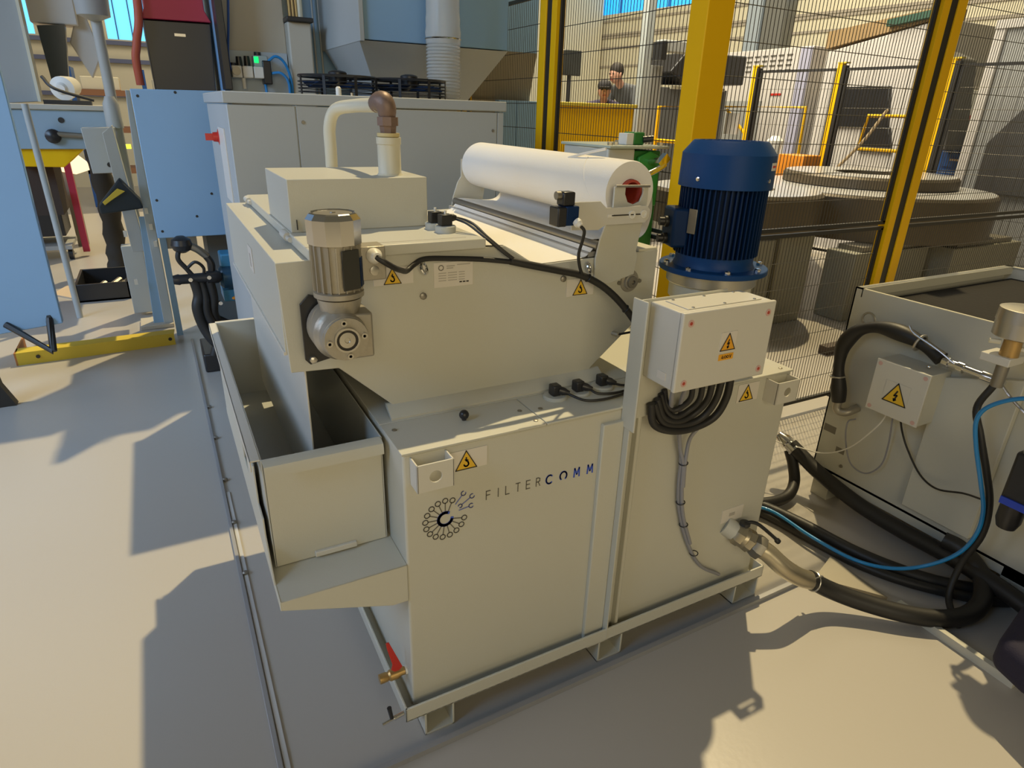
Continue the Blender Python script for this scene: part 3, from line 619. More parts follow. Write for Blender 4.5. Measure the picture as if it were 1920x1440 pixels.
MB().lathe(e0, ad, [(0, .034), (.016, .042), (.034, .042), (.038, .033)], 8).build('hex_nipple', STEELD, bv)
sh = thing('suction_hose', 'thick black rubber suction hose curving from the ball valve across the floor', 'hose', (1.5, -.2, .08))
e1 = e0 + ad * .035
h0 = V((1.36, -.155, .122))
MB().tube([e1, e1 + ad * .03, V((1.235, -.135, .203)), V((1.30, -.150, .155)), h0], .031, 18).build('hose_elbow', BRASSN, sh)
cl = MB().torus(h0 + V((.012, -.004, -.006)), V((.85, -.3, -.3)), .032, .004, 24, 8); cl.cyl(h0 + V((-.01, -.02, .026)), h0 + V((.03, -.02, .02)), .004, n=8).build('hose_clamp', STEEL, sh)
MB().tube([h0 - V((.01, -.002, -.01)), (1.42, -.19, .088), (1.50, -.26, .060), (1.60, -.355, .045), (1.70, -.425, .04), (1.80, -.455, .045), (1.90, -.44, .06), (1.97, -.385, .10), (1.985, -.30, .14), (1.97, -.24, .15)], .030, 22, k=8).build('hose_body', BLACK, sh)

# other hoses
h2 = thing('delivery_hose', 'long straight black hose with chrome coupling lying along the right tank', 'hose', (2.0, 0, .1))
MB().tube([(1.975, .46, .20), (1.985, .40, .17), (1.99, .30, .13), (1.99, .10, .09), (1.985, -.10, .085), (1.975, -.30, .096), (1.95, -.50, .094), (1.92, -.75, .06)], .031, 20).build('hose_body', BLACK, h2)
MB().lathe((1.96, .52, .225), V((.1, -.75, -.35)), [(0, .020), (.03, .030), (.055, .033), (.06, .028), (.09, .026), (.09, .030), (.10, .030)], 24).build('chrome_coupling', CHROME, h2)
tag(MB().tube([(1.60, .40, .035), (1.72, .335, .035), (1.84, .33, .035), (1.93, .37, .06), (1.965, .42, .12), (1.975, .46, .17)], .024, 16).build('hose', BLACK), 'short black hose curving in behind the tank to the chrome coupling', 'hose')
tag(MB().tube([(1.55, .48, .028), (1.68, .36, .028), (1.74, .17, .028), (1.77, -.03, .028), (1.82, -.18, .028), (1.90, -.31, .028), (2.02, -.41, .028), (2.25, -.52, .028)], .024, 16).build('hose', BLACK), 'upper black hose lying on the floor beside the blue tube', 'hose', 'hoses lying on the floor')
tag(MB().tube([(1.55, .42, .022), (1.655, .30, .022), (1.69, .10, .022), (1.72, -.08, .022), (1.78, -.22, .022), (1.88, -.35, .022), (2.0, -.46, .022), (2.25, -.58, .022)], .018, 14).build('hose', BLACK), 'lower and thinner black hose lying on the floor under the blue tube', 'hose', 'hoses lying on the floor')
tag(MB().tube([(1.58, .38, .05), (1.67, .27, .05), (1.672, .07, .05), (1.69, -.10, .055), (1.745, -.21, .075), (1.81, -.285, .12), (1.85, -.345, .20), (1.85, -.375, .30), (1.835, -.375, .40), (1.81, -.35, .50), (1.80, -.305, .62), (1.80, -.285, .70), (1.805, -.31, .757), (1.81, -.385, .81), (1.82, -.50, .84)], .0068, 12).build('blue_air_tube', BLUEC), 'bright blue air tube sweeping over the floor and up', 'tube')
tag(MB().tube([(1.74, -.46, .02), (1.81, -.38, .05), (1.86, -.36, .16), (1.865, -.385, .30), (1.85, -.38, .42), (1.835, -.35, .52), (1.825, -.30, .64), (1.835, -.26, .72), (1.855, -.275, .80)], .011, 12).build('cable', BLACK), 'black hose running up beside the blue tube', 'hose')

# ================================================================== RIGHT TANK
rt = thing('open_tank', 'open grey steel tank with a pale rim beyond the hoses at right', 'tank', (2.03, .37, 0))
xa, xb, ya, yb, z0_, z1_ = 2.03, 3.15, -1.3, .37, .135, .945
t = MB(); t.box(xa, xa + .006, ya, yb, z0_, z1_); t.box(xb - .006, xb, ya, yb, z0_, z1_); t.box(xa, xb, yb - .006, yb, z0_, z1_); t.box(xa, xb, ya, ya + .006, z0_, z1_); t.box(xa, xb, ya, yb, z0_, z0_ + .01)
t.build('tank_shell', PAINT, rt)
r_ = MB(); r_.box(xa, xa + .012, ya, yb, z1_, z1_ + .004); r_.box(xa, xb, yb - .03, yb, z1_, z1_ + .004); r_.box(xb - .02, xb, ya, yb, z1_, z1_ + .004); r_.box(xa, xb, yb - .034, yb - .03, z1_ - .03, z1_ + .004)
r_.build('rim', CREAMP, rt)
MB().box(xa + .01, xb - .01, ya + .01, yb - .04, z1_ - .06, z1_ - .05).build('filter_cloth', mat('dark_filter_cloth', (.012, .010, .008), .95, bump=.8, scale=80), rt)
MB().box(xa + .0, xa + .02, ya, yb, .10, z0_).box(xa, xa + .1, yb - .1, yb - .02, 0, .135).box(xa, xa + .1, -.5, -.42, 0, .135).build('base_frame', PAINT, rt)
for y, z, sy, sz in ((.33, .33, .028, .016), (.262, .255, .02, .012)): MB().box(xa - .001, xa, y - sy, y + sy, z - sz, z + sz).build('brown_patch', MDARK, rt)
for y, z in ((.283, .838),): MB().torus((xa - .002, y, z), X, .026, .004, 24, 6).build('port_ring', STEEL, rt)
for y, z in ((-.21, .217), (.24, .19)): MB().lathe((xa, y, z), -X, [(0, .008), (.004, .007)], 10).build('hex_bolt', STEELD, rt)
MB().prism([(-.05, .72), (-.30, .80), (-.30, .18), (-.05, .18)], 'X', 2.0, 2.028).build('raised_panel', PAINT, rt, .003)

jb = thing('junction_box', 'square grey junction box with lightning sticker on the open tank', 'electrical box', (1.97, .03, .64))
MB().box(1.912, 2.03, -.066, .131, .545, .745).build('enclosure', PAINT, jb, .003)
MB().box(1.90, 1.909, -.068, .133, .543, .747).build('front_cover', PAINT2, jb, .003)
for y, z in ((-.052, .731), (.117, .731), (-.052, .558), (.117, .558)): MB().lathe((1.90, y, z), -X, [(0, .008), (.001, .008), (.001, .004)], 14).build('corner_screw', MATS['pale_pink_plug'], jb)
warning(jb, (1.8995, .078, .602), -Y, Z, .094, .078, BOLT, .5, 1, backing=False)
MB().ball((1.96, -.02, .755), .008, 10).build('hinge_stud', CHROME, jb)
for k, y in enumerate((.05, .02)): MB().lathe((1.955, y, .545), -Z, [(0, .010), (.012, .009), (.02, .006)], 12).build('cable_gland', STEEL, jb)
tag(MB().tube([(1.955, .05, .53), (1.985, .052, .40), (1.99, .06, .30), (1.99, .11, .235), (1.99, .18, .245), (1.99, .225, .33), (1.99, .237, .41), (2.02, .225, .425)], .0032, 8).build('grey_wire', GREYC), 'thin grey wire looping from the junction box to a tank port', 'wire')
tag(MB().tube([(1.955, .02, .53), (1.985, .015, .47), (1.99, -.02, .41), (1.985, -.09, .34), (1.96, -.17, .33), (1.92, -.27, .38), (1.86, -.35, .42)], .0036, 8).build('black_wire', BLACK), 'thin black wire looping right from the junction box', 'wire')
tag(MB().tube([(1.80, .60, .26), (1.90, .52, .215), (1.97, .41, .21), (1.98, .30, .235), (1.98, .196, .315), (1.96, .10, .46), (1.955, .07, .54)], .0028, 8).build('white_wire', WHITE), 'thin white wire sagging left from the junction box', 'wire')

bh = thing('bypass_hose', 'fat black hose arching over the junction box', 'hose', (1.98, .2, .8))
BH = [(1.97, .285, .49), (1.965, .300, .56), (1.96, .315, .64), (1.96, .315, .73), (1.965, .275, .80), (1.965, .20, .838), (1.965, .11, .842), (1.965, .03, .828), (1.965, -.05, .796)]
MB().tube(BH, lambda t: .026 + (.005 * math.sin(t * 19)), 18, k=8).build('hose_body', BLACK, bh)
MB().torus((1.965, .035, .828), V((0, 1, .25)), .030, .005, 20, 8).torus((1.962, .31, .595), V((0, .2, 1)), .028, .004, 20, 8).build('clamp_ring', STEEL, bh)
MB().tube([(1.97, .285, .50), (1.97, .287, .462), (1.975, .275, .448), (1.99, .25, .452), (2.03, .235, .47)], .017, 14).build('pipe_elbow', ALU, bh)
vf = thing('lever_valve', 'chrome lever valve and fittings at the right end of the arching hose', 'valve', (1.965, -.1, .79))
MB().lathe((1.965, -.06, .792), V((0, -1, -.05)), [(0, .020), (.02, .020), (.022, .014), (.05, .014), (.05, .019), (.07, .019), (.07, .012), (.13, .012), (.13, .018), (.16, .018), (.20, .008)], 14).build('valve_body', CHROME, vf)
MB().tube([(1.94, .075, .884), (1.94, .05, .862), (1.95, -.03, .83), (1.955, -.10, .797)], .004, 8).build('long_lever', CHROME, vf)
MB().tube([(1.96, -.255, .775), (1.95, -.30, .745), (1.945, -.36, .71)], .005, 8).build('small_lever', CHROME, vf)
ff = thing('filter_bowl', 'silver cylindrical filter head on a brass neck beside the open tank', 'filter', (1.87, -.27, .9))
fx, fy = 1.87, -.29
MB().lathe((fx, fy, .965), Z, [(0, .066), (.004, .072), (.05, .072), (.05, .074), (.088, .072), (.09, .066)], 40).build('filter_head', ALU if False else STEEL, ff)
MB().lathe((fx, fy, 1.055), Z, [(0, .010), (.012, .010), (.012, .016), (.02, .016)], 8).build('vent_screw', mat('copper_screw', (.45, .22, .15), .4, .6), ff)
MB().lathe((fx - .012, fy + .005, .905), Z, [(0, .026), (.06, .024)], 20).build('brass_neck', BRASS, ff)
MB().lathe((fx - .03, fy + .03, .945), V((-.6, .8, 0)), [(0, .008), (.03, .008)], 8).build('bleed_nipple', CREAMP, ff)
MB().box(fx - .05, fx + .04, fy - .02, fy + .065, .878, .905).build('support_block', PAINT2, ff, .003)
MB().lathe((fx - .01, fy + .01, .80), Z, [(0, .018), (.08, .018)], 14).build('steel_stem', STEELD, ff)
MB().cyl((fx, fy - .01, .93), (fx + .05, fy - .2, .93), .008, n=12).build('outlet_pipe', CREAMP, ff)
ar = thing('air_regulator', 'black twin-bowl air regulator with blue band at the right edge', 'regulator', (1.80, -.5, .5))
MB().box(1.77, 1.85, -.62, -.425, .49, .66).build('regulator_body', BPLA, ar, .01)
for y in (-.455, -.545): MB().lathe((1.81, y, .49), -Z, [(0, .034), (.07, .034), (.095, .026)], 20).build('filter_cup', BPLA, ar)
MB().box(1.764, 1.77, -.62, -.43, .485, .508).build('blue_band', mat('blue_band', (.02, .06, .5), .5), ar)
MB().lathe((1.79, -.46, .66), Z, [(0, .025), (.03, .025)], 16).build('adjusting_knob', STEELD, ar)
MB().lathe((1.77, -.50, .55), V((-1, -.2, 0)), [(0, .012), (.02, .012), (.02, .008), (.03, .008)], 10).build('push_fitting', CHROME, ar)
MB().tube([(1.745, -.505, .55), (1.74, -.51, .52), (1.745, -.55, .46)], .006, 8).build('white_tube', WHITE, ar)
dk = thing('floor_pad', 'dark navy padded object cut off by the right frame edge', 'equipment', (1.2, -.8, .3))
MB().prism([(1.50, -.64), (1.80, -.58), (2.1, -.60), (2.1, -1.0), (1.75, -.95), (1.46, -.76)], 'Z', .13, .24).build('pad_body', mat('dark_navy_pad', (.015, .013, .035), .85, bump=.5, scale=200), dk, .03, seg=4)
MB().box(1.70, 1.76, -.80, -.72, 0, .13).box(1.95, 2.0, -.80, -.72, 0, .13).build('pad_foot', BPLA, dk)
# ================================================================== GREEN UNIT
gu = thing('hydraulic_unit', 'green and grey hydraulic unit behind the fleece roll', 'hydraulic unit', (1.42, 1.25, 0))
MB().box(1.27, 1.415, 1.15, 1.50, .9, 1.395).build('grey_housing', PAINT, gu, .008)
MB().box(1.415, 1.575, 1.17, 1.48, -.03, 1.385).box(1.27, 1.42, 1.17, 1.48, -.03, .9).build('green_housing', GREEN, gu, .006)
MB().box(1.265, 1.587, 1.13, 1.52, 1.395, 1.407).build('top_plate', mat('pale_green_plate', (.48, .52, .42), .5), gu, .003)
for x, y in ((1.30, 1.18), (1.36, 1.22), (1.56, 1.16), (1.50, 1.4)): MB().lathe((x, y, 1.407), Z, [(0, .012), (.012, .012)], 6).build('cap_bolt', BRASSN, gu)
MB().box(1.40, 1.44, 1.20, 1.26, 1.407, 1.455).build('valve_block', WHITE, gu, .003); MB().box(1.44, 1.50, 1.20, 1.28, 1.407, 1.46).build('solenoid', GREEN, gu, .006); MB().cyl((1.49, 1.2, 1.43), (1.53, 1.18, 1.435), .014).build('black_knob', BPLA, gu)
MB().prism([(1.44, 1.15), (1.44, 1.36), (1.50, 1.385), (1.56, 1.36), (1.56, 1.15)], 'Y', 1.15, 1.17).build('raised_green_plate', mat('bright_green', (.04, .30, .05), .4), gu, .004)
MB().tube([(1.33, 1.06, 1.275), (1.40, 1.06, 1.29), (1.47, 1.06, 1.315), (1.51, 1.06, 1.335)], .013, 12).build('chrome_hose_end', CHROME, gu)
MB().obox((1.50, 1.065, 1.35), V((.02, 0, .02)), V((-.012, 0, .012)), (0, .014, 0)).cyl((1.50, 1.07, 1.355), (1.50, 1.16, 1.34), .012).build('elbow_fitting', CHROME, gu)

gu.location += V((.055, 0, .03))
# ================================================================== FENCE
def post(x, y, z1, ax, lb, wide=.15, plain=False, grp='tall yellow fence posts'):
    t = thing('fence_post', lb, 'post', (x, y, 0), grp)
    a, b = (X, Y) if ax == 'X' else (Y, X); p = V((x, y, 0)); hz = Z * z1 / 2
    if plain:
        MB().obox(p + hz, a * wide / 2, b * .05, hz).build('post_body', YEL, t, .004)
    else:
        w2_ = wide / 2
        MB().obox(p + a * w2_ * .62 * (1 if ax == 'X' else 1) + hz, a * w2_ * .38, b * .03, hz).build('yellow_profile', YEL, t, .003)
        MB().obox(p - a * w2_ * .02 + hz, a * w2_ * .34, b * .022, hz).build('black_channel', FBLACK, t)
        MB().obox(p - a * w2_ * .70 + hz, a * w2_ * .30, b * .028, hz).build('yellow_flange', YEL, t, .002)
    MB().obox(p + Z * (z1 + .006), a * wide / 2 * 1.03, b * .034, Z * .008).build('post_cap', FBLACK if z1 < 2.5 else YEL, t)
    MB().obox(p + Z * .004, a * .09, b * .09, Z * .004).build('base_plate', FBLACK, t)
    return t
FY = .97
post(1.635, FY, 2.6, 'X', 'broad plain yellow post behind the blue pump motor', .135, True)
post(3.155, FY, 2.6, 'X', 'tall yellow and black post behind the open tank', .185)
post(1.645, 2.19, 2.6, 'Y', 'yellow and black fence post second from the chiller cabinet', .17)
post(1.645, 3.36, 2.17, 'Y', 'yellow and black fence post with black cap nearest the chiller hose', .13)
def panel(p0, p1, z0, z1, lb, pitch=.0225, hp=.135, fr_=.009, grp='tall black mesh panels', wr=.0019):
    p0, p1 = V(p0), V(p1); d = (p1 - p0); L = d.length; d.normalize(); n = d.cross(Z)
    t = thing('mesh_panel', lb, 'fence panel', tuple((p0 + p1) / 2 + Z * z0), grp)
    c = (p0 + p1) / 2; m_ = MB()
    for z in (z0, z1): m_.obox(c + Z * z, d * L / 2, n * fr_, Z * fr_)
    m_.obox(p0 + d * fr_ + Z * (z0 + z1) / 2, d * fr_, n * fr_, Z * (z1 - z0) / 2); m_.obox(p1 - d * fr_ + Z * (z0 + z1) / 2, d * fr_, n * fr_, Z * (z1 - z0) / 2)
    m_.build('panel_frame', FBLACK, t)
    m_ = MB(); k = int(L / pitch)
    for i in range(1, k): q = p0 + d * L * i / k; m_.cyl(q + Z * z0, q + Z * z1, wr, n=3)
    k = max(1, int(round((z1 - z0) / hp)))
    for i in range(1, k): q = Z * (z0 + (z1 - z0) * i / k) + n * wr * 1.6; m_.cyl(p0 + q, p1 + q, wr * 1.1, n=3)
    o = m_.build('wire_mesh', WIRE, t, smooth=False); o['kind'] = 'stuff'
    return t
panel((1.71, FY, 0), (3.06, FY, 0), 1.065, 2.5, 'upper mesh panel between the broad yellow post and the next post right')
panel((1.71, FY, 0), (3.06, FY, 0), .075, 1.035, 'lower mesh panel behind the control box and motor')
panel((3.26, FY, 0), (4.85, FY, 0), 1.065, 2.5, 'upper mesh panel right of the tall post behind the open tank')
panel((3.26, FY, 0), (4.85, FY, 0), .075, 1.035, 'lower mesh panel right of the tall post behind the open tank')
panel((1.645, 1.05, 0), (1.645, 2.10, 0), 1.065, 2.5, 'upper mesh panel seen before the yellow guard box and workers')
panel((1.645, 1.05, 0), (1.645, 2.10, 0), .075, 1.035, 'lower mesh panel hidden mostly behind the filter and green unit')
panel((1.645, 2.28, 0), (1.645, 3.30, 0), 1.065, 2.15, 'upper mesh panel nearest the chiller cabinet')
# far low fence
FF = [(6.40, 6.2), (6.545, 5.265), (6.75, 4.2), (6.90, 3.03), (7.05, 1.8)]
for i, (x, y) in enumerate(FF[1:4]):
    t = thing('fence_post', ['slim yellow post of the far fence, farthest left', 'slim yellow post of the far fence, second from left', 'slim yellow post of the far fence, right of the tall near post'][i], 'post', (x, y, 0), 'slim yellow posts of the far fence')
    MB().box(x - .03, x + .03, y - .005, y + .06, 0, 2.18).build('post_body', YEL, t); MB().box(x - .035, x + .03, y - .045, y - .005, 0, 2.16).build('black_channel', FBLACK, t)
    MB().box(x - .035, x + .035, y - .05, y + .065, 2.18, 2.195).build('post_cap', YELB, t)
for i in range(1, 4):
    (x0, y0), (x1, y1) = FF[i], FF[i + 1]
    panel((x0, y0 - .05, 0), (x1, y1 + .06, 0), .1, 2.12, ['far low mesh panel behind the broad post', 'far low mesh panel before the black square window', 'far low mesh panel before the blue cabinet'][i - 1], .06, .2, .014, 'mesh panels of the far fence', .0022)

# ================================================================== CHILLER
cl_ = thing('chiller_cabinet', 'wide grey chiller cabinet behind the filter machine', 'cabinet', (.53, 2.3, 0))
MB().box(-.088, 1.158, 1.802, 2.75, 0, 1.552).build('cabinet_body', CHILL, cl_, .003)
MB().box(-.10, 1.17, 1.79, 2.76, 1.556, 1.60).build('top_cover', CHILL, cl_, .004)
MB().box(-.086, .176, 1.795, 1.802, .05, 1.55).build('front_panel', CHILL, cl_, .001)
MB().box(.182, 1.12, 1.795, 1.802, .05, 1.55).build('front_panel', CHILL, cl_, .001)
MB().box(1.125, 1.156, 1.795, 1.802, .05, 1.55).build('corner_strip', CHILL, cl_, .001)
for x, z in ((.205, 1.49), (1.10, 1.47)): MB().lathe((x, 1.795, z), -Y, [(0, .008), (.003, .007)], 8).build('panel_screw', STEELD, cl_)
lab(MB().lathe((-.088, 2.26, 1.41), -X, [(0, .035), (.006, .035), (.01, .022), (.03, .02)], 18).box(-.15, -.112, 2.25, 2.27, 1.395, 1.425).build('main_switch', RED, cl_), 'red rotary main switch')
MB().box(-.094, -.088, 2.0, 2.24, 1.14, 1.455).build('white_notice', STK, cl_, .001)
MB().lathe((.38, 1.86, 1.60), Z, [(0, .012), (.03, .012), (.036, .006)], 12).build('white_cap', WHITE, cl_)
MB().lathe((.43, 1.83, 1.60), Z, [(0, .006), (.012, .006)], 8).build('top_bolt', STEEL, cl_)
for i, cx_ in enumerate((.49, .86)):
    t = thing('fan_guard', ['black wire fan guard on the chiller roof, left one', 'black wire fan guard on the chiller roof, right one with glints'][i], 'fan', (cx_, 2.3, 1.6), 'fans on the chiller roof')
    g = MB()
    for z in (1.62, 1.635, 1.65, 1.665): g.torus((cx_, 2.3, z), Z, .19, .0025, 36, 5)
    g.torus((cx_, 2.3, 1.69), Z, .185, .007, 36, 6)
    for r in (.16, .13, .10, .07): g.torus((cx_, 2.3, 1.694), Z, r, .003, 30, 5)
    for k in range(8):
        a = k * PI / 4 + .2; u = V((math.cos(a), math.sin(a), 0)); c = V((cx_, 2.3, 0))
        g.obox(c + u * .19 + Z * 1.645, u * .002, Z.cross(u) * .007, Z * .045); g.cyl(c + u * .04 + Z * 1.694, c + u * .185 + Z * 1.69, .004, n=5)
    g.build('wire_cage', BPLA, t)
    MB().lathe((cx_, 2.3, 1.64), Z, [(0, .045), (.07, .045), (.075, .04), (.08, .02)], 24).build('hub_motor', BPLA, t)
    g = MB()
    for k in range(5): a = k * 2 * PI / 5; u = V((math.cos(a), math.sin(a), 0)); g.obox(V((cx_, 2.3, 1.655)) + u * .105, u * .065, (Z.cross(u) * .9 + Z * .3).normalized() * .035, (Z * .9 - Z.cross(u) * .3).normalized() * .002)
    g.build('fan_blades', BLUED, t)

# ================================================================== MACHINING CENTRE BEHIND
mc = thing('machining_centre', 'tall beige and blue machining centre behind the chiller cabinet', 'machine', (1.2, 4.5, 0))
MB().box(.10, .46, 3.40, 4.4, 0, 2.9).build('beige_wall_panel', MBEIGE, mc, .004)
MB().box(.066, .10, 3.36, 4.4, 0, 2.9).build('blue_corner_post', MBLUE, mc, .004)
MB().box(.46, .60, 3.30, 3.6, 0, 2.02).build('beige_column', MBEIGE, mc, .01)
MB().box(.455, .61, 3.27, 3.6, 2.02, 2.045).build('black_cable_entry', BPLA, mc, .004)
for i in range(3): MB().cyl((.485 + i * .02, 3.33, 2.045), (.48 + i * .02, 3.33, 2.8), .009, n=8).build('brass_hose', BRASS, mc)
MB().cyl((.545, 3.34, 2.045), (.545, 3.34, 2.8), .02, n=10).build('pale_hose', CREAMP, mc)
MB().box(.60, .90, 3.55, 4.4, 0, 2.9).build('blue_door', MBLUE, mc, .004)
for x in (.665, .705): MB().cyl((x, 3.52, 1.60), (x - .01, 3.52, 2.9), .006, n=8).build('grey_conduit', MGREY, mc)
hd = MB(); hd.box(.725, 1.60, 2.62, 3.5, 1.895, 2.9)
hd.build('extraction_hood', MBLUE, mc, .004)
MB().box(.70, .7245, 2.60, 3.5, 1.885, 2.9).build('hood_side_sheet', MGREY, mc, .002)
MB().add([(.70, 2.62, 1.89), (1.60, 2.62, 1.89), (1.60, 3.45, 1.89), (.70, 3.45, 1.89), (.90, 2.95, 1.58), (1.45, 2.95, 1.58), (1.45, 3.4, 1.58), (.90, 3.4, 1.58)],
         [(0, 1, 2, 3), (4, 7, 6, 5), (0, 4, 5, 1), (1, 5, 6, 2), (2, 6, 7, 3), (3, 7, 4, 0)]).build('sloping_hopper', MDARK if False else MGREY, mc)
MB().box(.90, 1.58, 3.5, 4.4, 0, 2.9).build('main_cabinet', MGREY, mc)
me_ = thing('enclosed_machine', 'blue-grey enclosed machine seen through the mesh left of the workers', 'machine', (2.3, 5, 0))
MB().box(1.75, 2.88, 4.5, 6.2, 2.06, 3.2).build('upper_guard', MBLUE, me_, .004)
MB().prism([(4.5, 2.06), (4.62, 1.66), (6.2, 1.66), (6.2, 2.06)], 'X', 1.75, 2.88).build('recessed_band', mat('shaded_recess_brown', (.27, .23, .15), .6), me_)  # brown colour stands for the shade on the recessed casing
MB().box(1.75, 2.50, 4.58, 6.2, 0, 1.66).build('shaded_lower_panel', MATS['shaded_recess_brown'], me_)
MB().box(2.50, 2.68, 4.5, 6.2, 0, 1.66).build('lower_door', MBLUE, me_, .004); MB().box(2.69, 2.90, 4.5, 6.2, 0, 1.66).build('lower_door', MBLUE, me_, .004)
chs = thing('ribbed_hose', 'clear ribbed plastic extraction hose above the chiller', 'hose', (1.115, 2.45, 1.62))
prof = []
for k in range(17): z = k * .0165; prof += [(z, .088), (z + .006, .094), (z + .011, .094)]
MB().lathe((1.115, 2.45, 1.615), Z, prof, 40, cap=False).build('ribbed_tube', CLEAR, chs)
MB().lathe((1.115, 2.45, 1.89), Z, [(0, .094), (.05, .097), (.08, .092), (.11, .094), (.14, .09), (.9, .09)], 36, cap=False).build('clear_sleeve', CLEAR, chs)
MB().torus((1.115, 2.45, 1.91), Z, .096, .004, 36, 6).build('hose_clamp', CHROME, chs)
# pneumatic unit
pu = thing('pneumatic_unit', 'pale pneumatic service unit with green display on the beige panel', 'valve unit', (.28, 3.3, 1.75))
MB().box(.10, .455, 3.375, 3.40, 1.58, 1.85).build('mounting_plate', mat('pale_blue_plate', (.45, .52, .58), .5), pu, .002)
for i in range(3): MB().box(.115 + i * .062, .172 + i * .062, 3.29, 3.375, 1.70, 1.765).build('filter_module', WHITE, pu, .006)
for i, (x, h) in enumerate(((.165, .05), (.21, .055), (.13, .015))): MB().lathe((x, 3.33, 1.765), Z, [(0, .018), (h, .016)], 12).build('adjusting_knob', BPLA, pu)
MB().box(.245, .325, 3.30, 3.375, 1.765, 1.825).build('display_block', mat('pale_teal_block', (.35, .42, .42), .5), pu, .004)
MB().box(.247, .272, 3.297, 3.30, 1.785, 1.818).build('green_display', GLED, pu)
MB().lathe((.275, 3.335, 1.825), Z, [(0, .02), (.02, .02)], 14).build('round_knob', BPLA, pu)
MB().box(.29, .34, 3.29, 3.37, 1.67, 1.80).build('solenoid_valve', BPLA, pu, .006)
MB().lathe((.14, 3.29, 1.735), -Y, [(0, .024), (.012, .024)], 18).build('pressure_gauge', STEELD, pu)
MB().lathe((.18, 3.33, 1.70), -Z, [(0, .012), (.06, .010)], 10).build('drain_tube', WHITE, pu)
for i, pts in enumerate(([(.32, 3.31, 1.79), (.37, 3.28, 1.825), (.42, 3.28, 1.79), (.45, 3.29, 1.70), (.452, 3.30, 1.60)], [(.33, 3.31, 1.73), (.39, 3.28, 1.735), (.43, 3.28, 1.69), (.437, 3.29, 1.60)], [(.30, 3.32, 1.68), (.30, 3.30, 1.62), (.31, 3.30, 1.56)])):
    MB().tube(pts, .008, 8).build('blue_tube', BLUEC, pu)
tag(MB().tube([(.125, 3.30, 1.72), (.105, 3.30, 1.80), (.13, 3.28, 2.0), (.16, 3.26, 2.3), (.18, 3.26, 2.7)], .007, 8).build('blue_air_tube', mat('dark_blue_tube', (.02, .08, .35), .4)), 'dark blue air tube rising left of the pneumatic unit', 'tube')

# ================================================================== LEFT: BLUE CABINET, RED COLUMN, PUMP
bc = thing('blue_cabinet', 'plain blue-grey sheet metal cabinet left of the chiller', 'cabinet', (-.2, 3.5, 0))
MB().prism([(-.432, 1.615), (.062, 1.622), (.04, .80), (-.432, .80)], 'Y', 3.2, 3.9).build('cabinet_shell', MBLUE, bc, .004)
for x, z in ((-.40, 1.58), (-.21, 1.605), (-.40, 1.02), (-.10, 1.05), (.02, 1.05), (-.40, .84), (-.2, .92)): MB().lathe((x, 3.2, z), -Y, [(0, .008), (.003, .006)], 8).build('panel_screw', INK, bc)
MB().box(-.16, .05, 3.35, 3.85, .0, .80).build('lower_recess', mat('dark_grey_frame', (.13, .13, .12), .6), bc)
MB().box(-.43, -.20, 3.82, 3.86, .62, .80).build('rear_support', MBEIGE, bc)
MB().box(-.43, -.39, 3.80, 3.86, 0, .80).build('cabinet_leg', MBLUE, bc)
rc = thing('red_and_black_column', 'black column with crimson top standing on the blue cabinet', 'machine column', (-.13, 3.6, 1.62))
MB().prism([(-.305, 1.99), (.055, 1.995), (.035, 1.62), (-.30, 1.62)], 'Y', 3.55, 3.85).build('black_housing', BPLA, rc, .004)
MB().prism([(-.31, 1.995), (.06, 2.0), (.03, 2.06), (.025, 2.9), (-.29, 2.9), (-.285, 2.06)], 'Y', 3.53, 3.87).build('crimson_cover', REDM, rc, .004)
MB().box(-.15, -.09, 3.545, 3.55, 1.915, 1.93).build('badge', STEEL, rc)
MB().box(.058, .099, 3.20, 3.355, 1.63, 2.9).build('black_side_duct', BPLA, rc, .004)
tag(MB().tube([(-.31, 3.55, 2.9), (-.315, 3.5, 2.1), (-.355, 3.5, 1.87), (-.375, 3.5, 1.78), (-.375, 3.5, 1.64)], .022, 12).build('red_hose', HOSER), 'orange-red hose hanging beside the black column', 'hose')
pb = thing('coolant_pump', 'black pump fittings with blue pump under the blue cabinet', 'pump', (-.2, 3.0, .3))
MB().lathe((-.315, 2.95, .80), Z, [(-.045, .02), (-.03, .045), (0, .058), (.03, .050), (.05, .02)], 20).build('round_gauge', BPLA, pb)
MB().tube([(-.30, 2.96, .80), (-.24, 2.96, .77), (-.19, 2.97, .72)], .022, 12).build('steel_elbow', STEELD, pb)
MB().tube([(-.33, 2.96, .78), (-.345, 2.95, .72), (-.31, 2.95, .66), (-.28, 2.95, .61)], .014, 10).build('black_pipe', BLACK, pb)
MB().tube([(-.20, 2.97, .73), (-.175, 2.96, .68), (-.18, 2.96, .62)], .020, 10).build('black_pipe', BLACK, pb)
MB().lathe((-.39, 2.95, .60), X, [(0, .025), (.03, .032), (.04, .028), (.18, .030), (.18, .038), (.24, .038), (.26, .025)], 18).build('valve_block', BPLA, pb)
MB().tube([(-.28, 2.95, .59), (-.27, 2.95, .50), (-.29, 2.94, .42), (-.27, 2.94, .30), (-.22, 2.92, .20), (-.12, 2.92, .12)], .030, 12).build('black_hose', BLACK, pb)
MB().tube([(-.20, 2.95, .59), (-.19, 2.95, .48), (-.20, 2.96, .36), (-.14, 2.98, .22), (.0, 3.0, .10)], .026, 12).build('black_hose', BLACK, pb)
MB().tube([(-.25, 2.96, .60), (-.235, 2.95, .50), (-.24, 2.94, .38), (-.20, 2.93, .25), (-.24, 2.92, .12)], .026, 12).build('black_hose', BLACK, pb)
MB().tube([(-.22, 3.0, .34), (-.12, 2.97, .28), (-.02, 2.98, .24), (.06, 3.0, .16)], .034, 12).build('black_hose', BLACK, pb)
